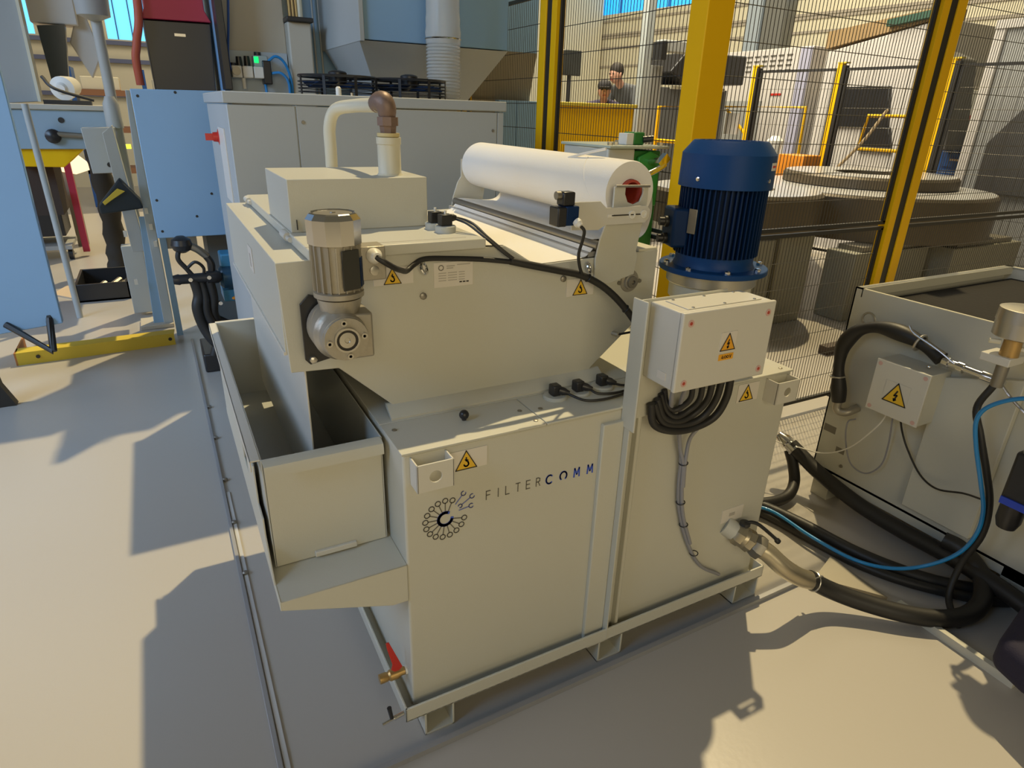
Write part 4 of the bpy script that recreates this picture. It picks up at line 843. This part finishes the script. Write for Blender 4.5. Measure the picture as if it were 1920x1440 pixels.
MB().tube([(-.31, 2.95, .66), (-.26, 2.93, .70), (-.22, 2.94, .66), (-.23, 2.95, .60)], .009, 8).build('thin_black_pipe', BLACK, pb)
for x, z in ((-.30, .605), (-.20, .61), (-.16, .45)): MB().lathe((x, 2.915, z), -Y, [(0, .012), (.02, .012)], 8).build('chrome_bolt', CHROME, pb)
MB().lathe((-.14, 3.02, .58), X, [(0, .05), (.02, .07), (.16, .07), (.18, .05)], 24).build('pump_head', mat('dark_blue_cast', (.03, .09, .16), .3, .3), pb)
MB().box(-.12, .06, 3.0, 3.15, .62, .72).build('blue_motor', mat('light_blue_motor', (.05, .25, .45), .4), pb, .01)
for x in (-.11, -.04, .02): MB().lathe((x, 3.0, .60), -Y, [(0, .012), (.02, .011)], 8).build('chrome_bolt', CHROME, pb)
MB().box(-.13, .05, 3.0, 3.2, .43, .50).build('blue_foot', MATS['light_blue_motor'], pb, .004)
MB().box(-.30, .1, 2.95, 3.3, 0, .12).build('black_base', BPLA, pb, .01)
MB().ball((-.05, 2.99, .45), .03, 10, (1.3, .5, .5)).build('orange_tag', ORANGE, pb)

kb = thing('yellow_kerb', 'low yellow steel kerb bolted to the floor at left', 'kerb', (-.9, 3.5, 0))
MB().prism([(-1.335, 3.545), (-.447, 3.60), (-.447, 3.61), (-1.335, 3.555)], 'Z', 0, .075).build('front_face', YELB, kb)
MB().prism([(-1.335, 3.545), (-.447, 3.60), (-.44, 3.70), (-1.345, 3.65)], 'Z', .075, .081).build('top_face', YELB, kb)
for x in (-1.225, -.475): MB().lathe((x, 3.60 + (x + .447) * .06 - .005, .045), -Y, [(0, .012), (.003, .012)], 12).build('fixing_hole', INK, kb)
MB().box(-1.345, -1.335, 3.545, 3.9, 0, .081).build('end_face', mat('orange_worn', (.45, .18, .05), .6), kb)

np_ = thing('hanging_machine_door', 'large blue-grey machine door cut off by the left frame edge', 'door panel', (-1.5, 3.0, .4))
MB().prism([(-1.95, .30), (-.975, .395), (-.955, 2.9), (-1.95, 2.9)], 'Y', 3.0, 3.05).build('door_sheet', MBLUE, np_, .004)
MB().tube([(-1.23, 3.0, .42), (-1.04, 2.9, .27), (-1.03, 3.0, .43)], .018, 6, smooth=False).tube([(-1.03, 3.02, .45), (-1.035, 2.9, .27)], .018, 6, smooth=False).build('angle_bracket', FBLACK, np_)
MB().prism([(-1.45, 0), (-1.255, 0), (-1.30, .12), (-1.32, .36), (-1.45, .36)], 'Y', 2.86, 2.92).build('door_leg', FBLACK, np_)

# stand with channels in front of blue cabinet
sd = thing('steel_stand', 'pale blue-grey steel stand with upright channels left of the cabinet', 'stand', (-.5, 4.1, 0))
MB().prism([(-.572, .02), (-.535, .80), (-.475, .80), (-.485, .02)], 'Y', 4.08, 4.14).build('blue_upright', MBLUE, sd, .004)
MB().prism([(-.62, .55), (-.655, 1.35), (-.59, 1.40), (-.53, .55)], 'Y', 4.15, 4.3).build('grey_upright', MGREY, sd, .004)
MB().prism([(-.505, .0), (-.50, 1.0), (-.47, 1.62), (-.445, 1.62), (-.44, 0)], 'Y', 4.05, 4.2).build('front_rail', mat('pale_blue_plate', (.45, .52, .58), .5), sd, .004)
MB().box(-.66, -.44, 4.02, 4.25, 0, .03).build('foot_plate', MBEIGE, sd, .004)
MB().box(-.70, -.56, 4.4, 4.5, .03, .55).build('rear_leg', MGREY, sd, .004)
for x, z in ((-.635, .70), (-.63, .36), (-.47, .74), (-.462, .62), (-.48, .85)): MB().box(x - .011, x + .011, 4.03, 4.05, z - .02, z + .02).build('bright_clip', WHITE, sd)

jb2 = thing('grey_switch_box', 'light grey switch box mounted on the pole at left', 'electrical box', (-.69, 4.45, 1.2))
MB().prism([(-.79, 1.372), (-.585, 1.38), (-.615, 1.075), (-.775, 1.07)], 'Y', 4.4, 4.52).build('box_body', MGREY, jb2, .004)
MB().lathe((-.66, 4.4, 1.13), -Y, [(0, .018), (.01, .014)], 8).build('latch_knob', INK, jb2)
tag(MB().box(-.535, -.505, 4.35, 4.38, 1.24, 1.27).build('indicator_lamp', YLED), 'tiny glowing yellow-green indicator beside the switch box', 'lamp')
po = thing('service_pole', 'grey pole rising above the switch box with a domed sleeve', 'pole', (-.59, 4.55, 1.3))
MB().cyl((-.575, 4.6, 0), (-.575, 4.6, 3.2), .035, n=18).build('pole_tube', MGREY, po)
MB().lathe((-.585, 4.56, 1.37), Z, [(0, .055), (.16, .052), (.21, .03)], 20).build('domed_sleeve', MGREY, po)
MB().lathe((-.58, 4.55, 2.05), Z, [(0, .03), (.03, .10), (.25, .11)], 20).build('lamp_head', WMACH2, po)
wh = thing('welding_helmet', 'black and yellow tool bag hanging beside the stand', 'bag', (-.62, 4.2, .9))
MB().prism([(-.75, .91), (-.60, 1.08), (-.50, .94), (-.49, .885), (-.745, .855)], 'Y', 3.90, 4.02).build('bag_body', mat('dark_teal_bag', (.02, .03, .04), .7), wh, .01)
MB().prism([(-.72, .935), (-.62, 1.02), (-.58, 1.0), (-.66, .95), (-.71, .915)], 'Y', 3.885, 3.90).build('yellow_flap', YELB, wh, .002)
wh.name = 'tool_bag'
ct = thing('parts_tray', 'low black plastic tray on the floor behind the yellow kerb', 'tray', (-.95, 5.3, 0))
t = MB(); t.box(-1.12, -.73, 5.0, 5.02, 0, .15); t.box(-1.12, -.73, 5.6, 5.62, 0, .15); t.box(-1.12, -1.10, 5.0, 5.62, 0, .15); t.box(-.75, -.73, 5.0, 5.62, 0, .15); t.box(-1.12, -.73, 5.0, 5.62, 0, .02)
t.build('tray_shell', BPLA, ct, .004)
for i in range(3): MB().lathe((-1.02 + i * .11, 5.2 + .1 * i, .03), V((.5, .8, .2)), [(0, .03), (.18, .03)], 10).build('steel_part', STEELD, ct)
tag(MB().prism([(-1.33, 5.35), (-1.05, 5.0), (-1.14, 5.75), (-1.2, 5.8)], 'Z', 0, .012).build('cardboard_sheet', mat('cardboard', (.55, .42, .28), .8)), 'brown cardboard sheet lying beside the black tray', 'cardboard')
dc = thing('standing_worker_legs', 'dark ribbed boot-shaped column behind the tool bag', 'column', (-.85, 6.2, 0))
MB().tube([(-.83, 6.2, 1.35), (-.84, 6.2, 1.0), (-.83, 6.2, .6), (-.84, 6.2, .25), (-.86, 6.2, .02)], lambda t: .09 + .01 * math.sin(t * 40), 14).build('ribbed_boot', mat('dark_olive_rubber', (.035, .03, .022), .8), dc)
dc.name = 'ribbed_column'; dc['label'] = 'dark ribbed rubber column standing behind the tool bag'
# grinder bed far left
gb_ = thing('grinding_machine', 'pale blue grinding machine with grey guards at far left', 'machine', (-1.0, 5.2, 0))
MB().box(-1.35, -.63, 4.82, 5.6, 1.21, 1.48).build('machine_bed', mat('pale_machine_blue', (.30, .40, .48), .5, var=.1), gb_, .006)
MB().box(-1.4, -.62, 4.80, 5.6, 1.48, 1.515).build('bed_top', MBEIGE, gb_, .004)
MB().prism([(-1.3, 1.21), (-.83, 1.21), (-.98, 1.08), (-1.3, 1.09)], 'Y', 4.85, 5.5).build('yellow_base', YEL, gb_, .004)
MB().box(-1.35, -1.08, 5.1, 5.6, .70, 1.08).build('dark_cavity', mat('dark_brown_cavity', (.05, .03, .02), .8), gb_)
MB().prism([(-1.35, 1.51), (-1.10, 1.53), (-1.085, 2.9), (-1.35, 2.9)], 'Y', 5.42, 5.55).build('grey_guard', WMACH2, gb_, .004)
MB().prism([(-1.105, 1.53), (-1.085, 1.53), (-1.07, 2.9), (-1.09, 2.9)], 'Y', 5.38, 5.56).build('guard_edge', CREAMP, gb_)
MB().prism([(-1.0, 1.60), (-.90, 1.60), (-.83, 2.10), (-1.02, 2.08)], 'Y', 5.6, 5.7).build('dark_window', DGL, gb_)
MB().box(-1.06, -.74, 5.62, 5.9, 2.10, 2.8).build('white_hood', WMACH, gb_, .01)
MB().prism([(-.72, 1.72), (-.83, 1.98), (-.70, 2.30), (-.62, 1.9)], 'Y', 5.7, 5.8).build('white_hood', WMACH, gb_, .01)
mm = MB().lathe((-.90, 5.2, 1.63), V((-.25, -.85, -.1)), [(-.15, .07), (0, .085), (.03, .085), (.04, .045), (.06, .03)], 20).build('white_motor', WHITE, gb_)
MB().box(-1.02, -.72, 4.9, 5.0, 1.515, 1.545).build('black_slide', BPLA, gb_)
MB().tube([(-1.0, 4.95, 1.70), (-.93, 4.9, 1.62), (-.70, 4.9, 1.55)], .012, 8).build('black_hose', BLACK, gb_)
MB().lathe((-1.0, 4.82, 1.30), -Y, [(0, .05), (.03, .05), (.05, .02)], 16).build('hand_wheel', BPLA, gb_)
MB().cyl((-.97, 4.80, 1.315), (-.76, 4.80, 1.30), .02, n=10).build('spindle', STEELD, gb_)
MB().lathe((-.93, 4.82, 1.41), -Y, [(0, .02), (.004, .02)], 12).build('round_port', INK, gb_)
tag(MB().cyl((-1.10, 4.6, 1.515), (-1.075, 4.55, 0), .022, n=12).build('support_bar', MGREY), 'upright pale grey bar before the grinding machine', 'bar')
tr = thing('trolley', 'red and black workshop trolley beyond the upright grey bar', 'trolley', (-1.5, 7, 0))
MB().box(-1.95, -1.27, 6.8, 7.4, .62, .72).build('red_shelf', RED, tr, .01); MB().box(-1.95, -1.30, 6.85, 7.4, .25, .60).build('dark_bin', BPLA, tr, .01); MB().box(-1.95, -1.27, 6.8, 7.4, .12, .16).build('lower_shelf', WMACH2, tr)
for x in (-1.9, -1.32): MB().lathe((x, 6.9, .06), X, [(0, .06), (.04, .06)], 16).build('castor', BPLA, tr)
tag(MB().box(-1.20, -1.14, 7.0, 7.06, .05, 1.0).build('red_stanchion', REDM), 'thin red upright beside the trolley', 'post')
bl = thing('warm_lit_cabinet', 'warm glowing work light low behind the switch box', 'lamp', (-1.0, 8, .8))
MB().prism([(-1.33, .98), (-1.13, 1.02), (-.97, .86), (-1.15, .80), (-1.33, .84)], 'Y', 7.5, 7.6).build('light_panel', LAMP, bl); MB().box(-1.3, -1.2, 7.65, 7.8, 0, .82).build('lamp_stand', MDARK, bl)
MB().box(-1.33, -1.2, 7.5, 7.6, 1.05, 1.18).build('upper_panel', LAMP, bl); bl.name = 'work_light'
ld = thing('shelving_rack', 'brown and cream shelving rack far behind the red hose', 'rack', (-.4, 11, 0))
for i, z in enumerate((.5, 1.1, 1.62)): MB().box(-1.3, .6, 11, 11.6, z, z + .08).build('shelf_board', mat('brown_board', (.28, .13, .06), .7), ld)
for x in (-1.3, -.35, .55): MB().box(x, x + .06, 11, 11.6, 0, 2.0).build('rack_upright', BLUEP, ld)
for x, w3_ in ((-1.15, .5), (-.2, .6)): MB().box(x, x + w3_, 11.05, 11.5, 1.70, 1.88).build('cream_crate', CREAM, ld, .01)
MB().box(-.5, -.38, 6.5, 6.52, 1.44, 1.50).build('cyan_display', CLED, ld)
lc_ = [o for o in bpy.data.objects if o.name.startswith('cyan_display')][0]; lc_.parent = None; tag(lc_, 'small glowing cyan screen above the blue cabinet corner', 'screen')

# ================================================================== REAR HALL RIGHT
yb_ = thing('yellow_guard_box', 'tall yellow metal guard box in front of the two workers', 'guard', (3.9, 5, 0))
MB().box(3.37, 4.37, 4.9, 5.5, 0, 1.64).build('yellow_panel', YEL, yb_, .01); MB().box(3.35, 4.39, 4.87, 5.52, 1.64, 1.675).build('top_edge', YELB, yb_, .006)
wpf = thing('work_platform', 'low grey work platform the two workers stand on', 'platform', (5, 6.2, 0))
MB().box(4.3, 5.93, 5.6, 7.0, 0, .42).build('platform_deck', WMACH2, wpf, .01)
sc_ = thing('slotted_column', 'grey slotted aluminium column right of the workers', 'column', (5.0, 5.5, 0))
MB().box(4.98, 5.16, 5.45, 5.6, 0, 2.12).build('lower_column', WMACH2, sc_, .004); MB().box(4.86, 4.98, 5.45, 5.55, 0, 3.6).build('tall_column', mat('pale_grey_aluminium', (.5, .54, .54), .4, .3), sc_, .004)
for x in (5.02, 5.07, 5.12): MB().box(x - .004, x + .004, 5.445, 5.45, 0, 2.1).build('slot', INK, sc_)
MB().box(5.0, 5.5, 5.3, 5.45, 2.26, 2.38).build('valve_manifold', MGREY, sc_, .01); MB().box(4.98, 5.05, 5.28, 5.45, 2.17, 2.36).build('black_bracket', BPLA, sc_)
def monitor(x0, x1, y, z0, z1, lb, nm='monitor'):
    t = thing(nm, lb, 'monitor', ((x0 + x1) / 2, y, z0)); MB().box(x0, x1, y, y + .08, z0, z1).build('screen', DGL, t, .01); MB().cyl(((x0 + x1) / 2, y + .06, 0), ((x0 + x1) / 2, y + .06, z0), .03, n=8).build('stand', BPLA, t)
monitor(4.72, 5.02, 7.0, 2.05, 2.36, 'small dark monitor left of the workers')
t = thing('dark_machine', 'dark grey machine with black visor beside the thick yellow post', 'machine', (6.9, 6.6, 0))
MB().prism([(6.0, 2.13), (6.25, 2.38), (7.4, 2.40), (7.4, 2.02), (6.3, 2.0)], 'Y', 6.3, 7.0).build('black_visor', BPLA, t, .02)
MB().box(5.95, 7.3, 6.5, 7.3, 0, 1.95).build('grey_body', mat('dark_grey_machine', (.12, .125, .125), .5), t, .01); MB().box(6.2, 7.2, 6.45, 6.5, 1.93, 1.97).build('pale_ledge', CREAMP, t)
t = thing('white_press', 'white machine enclosure behind the first slim yellow post', 'machine', (9, 7, 0))
MB().box(8.5, 10.2, 6.1, 8.0, 0, 2.60).build('white_enclosure', WMACH, t, .01); MB().box(8.47, 8.5, 6.9, 7.95, 0, 1.85).build('dark_opening', WMACH2, t)
lv = MB()
for r in range(4):
    for c in range(9): lv.box(8.485, 8.5, 6.45 + c * .16, 6.55 + c * .16, 2.28 + r * .07, 2.30 + r * .07)
lv.build('ventilation_slot', INKG, t, smooth=False)['kind'] = 'stuff'; MB().box(8.485, 8.5, 6.55, 6.75, 1.93, 1.96).build('red_stripe', RED, t)
MB().box(8.48, 8.5, 6.1, 6.3, 0, 2.58).build('blue_edge', mat('lavender_edge', (.40, .40, .52), .5), t)
t = thing('white_lathe', 'long white machine with black square window and brown boards on top', 'machine', (9, 5.2, 0))
MB().prism([(4.25, 0), (4.25, 2.78), (5.85, 2.50), (5.85, 0)], 'X', 8.5, 10.3).build('white_enclosure', WMACH, t, .01)
MB().prism([(4.63, 1.52), (4.73, 2.03), (5.45, 2.03), (5.50, 1.5)], 'X', 8.44, 8.5).build('black_window', BPLA, t, .01)
MB().prism([(4.5, 1.2), (4.60, 1.52), (5.0, 1.52), (5.0, 1.2)], 'X', 8.44, 8.5).build('black_lower_door', BPLA, t, .01)
MB().box(8.43, 8.45, 5.38, 5.44, 1.85, 1.95).build('white_label', STK, t)
MB().prism([(4.3, 2.79), (4.3, 2.92), (5.9, 2.76), (5.9, 2.54)], 'X', 8.5, 9.0).build('brown_board_stack', mat('brown_timber', (.33, .22, .10), .7, var=.2), t)
MB().prism([(4.35, 2.80), (4.35, 2.88), (4.95, 2.82), (4.95, 2.74)], 'X', 8.4, 8.5).build('green_crate', mat('dark_green_crate', (.03, .09, .06), .6), t)
t = thing('tool_tower', 'dark machine arm standing by the rightmost white machine', 'machine', (8, 3.5, 0))
MB().prism([(3.30, 1.3), (3.45, 2.25), (3.70, 2.35), (3.78, 1.9), (3.55, 1.3)], 'X', 7.6, 8.0).build('dark_arm', mat('dark_arm_grey', (.08, .08, .08), .5), t, .02)
t = thing('right_machine', 'grey white-edged machine at the upper right corner', 'machine', (8, 2.5, 0))
MB().box(7.6, 9.0, 1.5, 3.12, 0, 2.56).build('grey_enclosure', WMACH2, t, .01); MB().box(7.57, 7.6, 3.02, 3.12, 0, 2.58).build('white_edge', WMACH, t); MB().box(7.55, 7.6, 1.5, 3.12, 2.50, 2.58).build('white_top_edge', WMACH, t)
MB().prism([(2.0, .9), (2.0, 1.5), (2.6, 1.75), (2.85, 1.4), (2.85, .9)], 'X', 7.5, 7.58).build('dark_guard', mat('dark_arm_grey', (.08, .08, .08), .5), t, .01)
t = thing('blue_tool_cabinet', 'blue tool cabinet between slim post and right machine', 'cabinet', (8, 3.5, 0))
MB().box(8.05, 8.6, 3.2, 3.95, 0, 1.5).build('cabinet_body', BLUEP, t, .01)
for k in range(4):
    dr = MB().box(8.03, 8.05, 3.24, 3.56, .75 + k * .18, .90 + k * .18).build('drawer', BLUEP, t, .004); MB().box(8.01, 8.03, 3.34, 3.46, .82 + k * .18, .84 + k * .18).build('handle', STEEL, dr)
MB().box(8.2, 8.25, 3.72, 3.95, 1.5, 2.02).build('blue_back_board', BLUEP, t); MB().box(8.1, 8.3, 3.45, 3.56, 1.52, 1.95).build('white_canister', WHITE, t, .01); MB().box(8.1, 8.3, 3.43, 3.58, 1.62, 1.68).build('red_band', RED, t)
def rail(name, pts, lb, r=.022):
    t = thing(name, lb, 'railing', tuple(pts[0]), 'yellow tube railings')
    MB().tube(pts, r, 10, smooth=False).build('rail_tube', YEL, t); return t
rail('tube_railing', [(7.6, 6.9, 0), (7.6, 6.9, 1.74), (7.6, 5.3, 1.74), (7.6, 5.25, 0)], 'yellow tube railing below the white press')
rail('tube_railing', [(7.6, 6.75, 1.7), (7.6, 6.1, 1.2)], 'slanting yellow brace inside the railing below the white press')
rail('tube_railing', [(7.6, 3.6, 1.65), (7.6, 4.35, 1.65), (7.6, 4.4, 1.26), (7.6, 3.6, 1.26)], 'yellow rectangular hoop before the black lower door')
rail('tube_railing', [(5.0, 5.25, 0), (5.0, 5.25, 1.675), (5.0, 4.6, 1.675), (5.0, 4.6, 0)], 'yellow tube railing left of the broad yellow post'); rail('tube_railing', [(5.0, 5.25, 1.30), (5.0, 4.6, 1.30)], 'middle bar of the yellow railing left of the broad post')
tag(MB().box(7.55, 7.6, 6.45, 6.7, 1.35, 1.65).build('notice_board', STK), 'white notice hanging on the yellow railing', 'notice')
tag(MB().tube([(7.15, 5.3, 0), (7.4, 4.35, 1.18), (7.5, 4.05, 1.72)], .02, 8).build('wooden_stick', mat('pale_wood', (.5, .38, .22), .7)), 'pale stick leaning in front of the yellow hoop', 'stick')
t = thing('orange_bin', 'orange plastic bin behind the steel rings', 'bin', (6.3, 4.1, 0)); MB().box(6.2, 6.5, 4.06, 4.42, .6, 1.2).build('bin_shell', ORANGE, t, .01); MB().box(6.2, 6.5, 4.06, 4.42, 0, .6).build('bin_stand', BPLA, t)
tag(MB().lathe((5.9, 4.25, 0), Z, [(0, .07), (1.25, .07), (1.35, .09), (1.40, .04)], 14).build('white_dispenser', WHITE), 'white cylinder standing left of the orange bin', 'container')
# steel rings on stands
def ring(nm, lb, c, R_, z0, z1, hole):
    t = thing(nm, lb, 'steel ring', (c[0], c[1], 0), 'large machined steel rings')
    MB().lathe((c[0], c[1], z0), Z, [(0, R_), (z1 - z0 - .02, R_), (z1 - z0, R_ - .02), (z1 - z0, hole), (z1 - z0 - .04, hole), (0, hole)], 64).build('ring_body', mat('machined_dark_ring', (.13, .105, .07), .45, .5, var=.2), t)
    MB().lathe((c[0], c[1], z1 + .001), Z, [(0, R_ - .03), (.003, R_ - .03), (.003, hole + .02), (0, hole + .02)], 64, cap=False).build('machined_face', mat('bright_machined_face', (.62, .62, .62), .3, .6), t)
    return t
ring('steel_ring', 'nearer steel ring with bright face right of the blue motor', (3.90, 2.85), .70, .76, 1.03, .30)
ring('steel_ring', 'larger dark steel ring right of the bright one', (5.75, 2.95), 1.12, .62, .99, .45)
ring('steel_ring', 'shallow upper ring lying on the larger dark steel ring', (6.0, 3.1), .80, 1.0, 1.10, .3)
k = 0
for (x, y, w4, d4, h, lb) in ((3.62, 2.35, .14, .14, .755, 'left narrow grey block under the nearer steel ring'), (4.05, 2.45, .20, .20, .755, 'right grey block under the nearer steel ring'), (5.05, 2.2, .5, .14, .615, 'wide grey block under the larger ring, left end'), (6.2, 2.1, .55, .2, .615, 'wide grey block under the larger ring, right end')):
    t = thing('support_block', lb, 'block', (x, y, 0), 'grey blocks under the steel rings'); MB().box(x - w4, x + w4, y - d4, y + d4, 0, h - .04).build('block_body', mat('olive_grey_block', (.27, .26, .20), .6, var=.1), t, .01); MB().box(x - w4 * .8, x + w4 * .8, y - d4 * .8, y + d4 * .8, h - .04, h).build('top_pad', STEELD, t)
tag(MB().box(3.7, 5.6, 1.55, 1.62, 0, .06).build('floor_beam', mat('dark_rail_brown', (.06, .04, .03), .6)), 'dark steel beam lying on the floor beyond the fence', 'beam')

# ================================================================== PEOPLE
def person(name, lb, base, face, lean, hcol, shirt, cap=False, h=1.75, look=.0):
    t = thing(name, lb, 'person', base); B = V(base); f = V((math.cos(face), math.sin(face), 0)); s = Z.cross(f); k = h / 1.75
    def P(fw_, sd_, up): return B + (f * fw_ + s * sd_ + Z * up) * k
    n = [P(0, 0, .95), P(lean * .35, 0, 1.2), P(lean * .75, 0, 1.42), P(lean, 0, 1.52)]   # pelvis, waist, chest, neck base
    vs = list(n); ed_ = [(0, 1), (1, 2), (2, 3)]; rr = [(.15, .12), (.14, .11), (.17, .12), (.06, .06)]
    for sg in (-1, 1):
        i = len(vs); vs += [P(0, .10 * sg, .88), P(.03, .11 * sg, .5), P(0, .12 * sg, .09), P(.14, .13 * sg, .04)]; ed_ += [(0, i), (i, i + 1), (i + 1, i + 2), (i + 2, i + 3)]; rr += [(.09, .09), (.06, .06), (.045, .045), (.04, .035)]
        i = len(vs); vs += [P(lean * .85, .19 * sg, 1.44), P(lean * .85 + .04, .26 * sg, 1.17), P(lean + .26, .20 * sg, 1.08)]; ed_ += [(2, i), (i, i + 1), (i + 1, i + 2)]; rr += [(.065, .065), (.048, .048), (.034, .034)]
    me = bpy.data.meshes.new('body'); me.from_pydata([v - B for v in vs], ed_, []); o = bpy.data.objects.new('body', me); COL.objects.link(o); o.parent = t
    o.modifiers.new('skin', 'SKIN'); sv = me.skin_vertices[0].data
    for i, r in enumerate(rr): sv[i].radius = (r[0] * k, r[1] * k)
    sv[0].use_root = True
    sb = o.modifiers.new('sub', 'SUBSURF'); sb.levels = 2; sb.render_levels = 2; me.materials.append(shirt)
    hc = P(lean + .05 + look, 0, 1.64 - look * .4); dn = (f - Z * (look * 3)).normalized(); up = s.cross(dn) * -1
    if up.z < 0: up = -up
    def H(a, b, c): return hc + (dn * a + s * b + up * c) * k
    hd_ = MB(); hd_.ball(hc, .1 * k, 18, (.88, .80, 1.12)); hd_.ball(H(.02, 0, -.045), .075 * k, 14, (.9, .8, .9)); hd_.cyl(P(lean, 0, 1.48), H(-.015, 0, -.06), .052 * k, n=14)
    hd_.ball(H(.095, 0, -.015), .016 * k, 8)
    for sg in (-1, 1): hd_.ball(H(0, .08 * sg, -.005), .022 * k, 8, (.6, .5, 1.2))
    hd_.build('head', SKIN, t)
    ey = MB()
    for sg in (-1, 1): ey.ball(H(.083, .032 * sg, .015), .010 * k, 8)
    ey.build('eyes', INK, t); MB().obox(H(.088, 0, -.055), s * .022 * k, dn * .004, up * .004).build('mouth', REDC, t)
    hr = MB(); hr.ball(H(-.018, 0, .035), .104 * k, 18, (.92, .84, .98)); 
    hr.build('hair', hcol, t)
    if cap:
        c_ = MB(); c_.ball(H(-.005, 0, .055), .107 * k, 18, (.95, .88, .78)); c_.obox(H(.10, 0, .05), dn * .06, s * .06, up * .006); c_.build('cap', CAPM, t)
    for sg in (-1, 1):
        hn = MB(); c0 = P(lean + .28, .19 * sg, 1.07); hn.ball(c0, .035 * k, 10, (1.2, .8, .6))
        for q in range(4): hn.tube([c0 + f * .02 + s * (.018 * (q - 1.5)), c0 + f * (.06 + .008 * (q % 3)) + s * (.02 * (q - 1.5)) - Z * .008, c0 + f * (.085 + .008 * (1 - abs(q - 1.5))) + s * (.02 * (q - 1.5)) - Z * .03], .008, 6, k=2)
        hn.tube([c0 - s * .02 * sg, c0 - s * .05 * sg + f * .03, c0 - s * .055 * sg + f * .055], .009, 6, k=2); hn.build('hand', SKIN, t)
    return t
person('person', 'dark-haired person in a dark grey shirt bending forward behind the other', (5.66, 6.45, .42), math.radians(190), .40, HAIR, CLOTHD, h=1.78, look=.06)
person('person', 'person in a black cap and navy overall standing lower in front', (4.62, 5.85, .42), math.radians(235), .10, HAIR, CLOTHN, True, h=1.52, look=.03)

for o in bpy.data.objects:
    if '_o' in o: del o['_o']
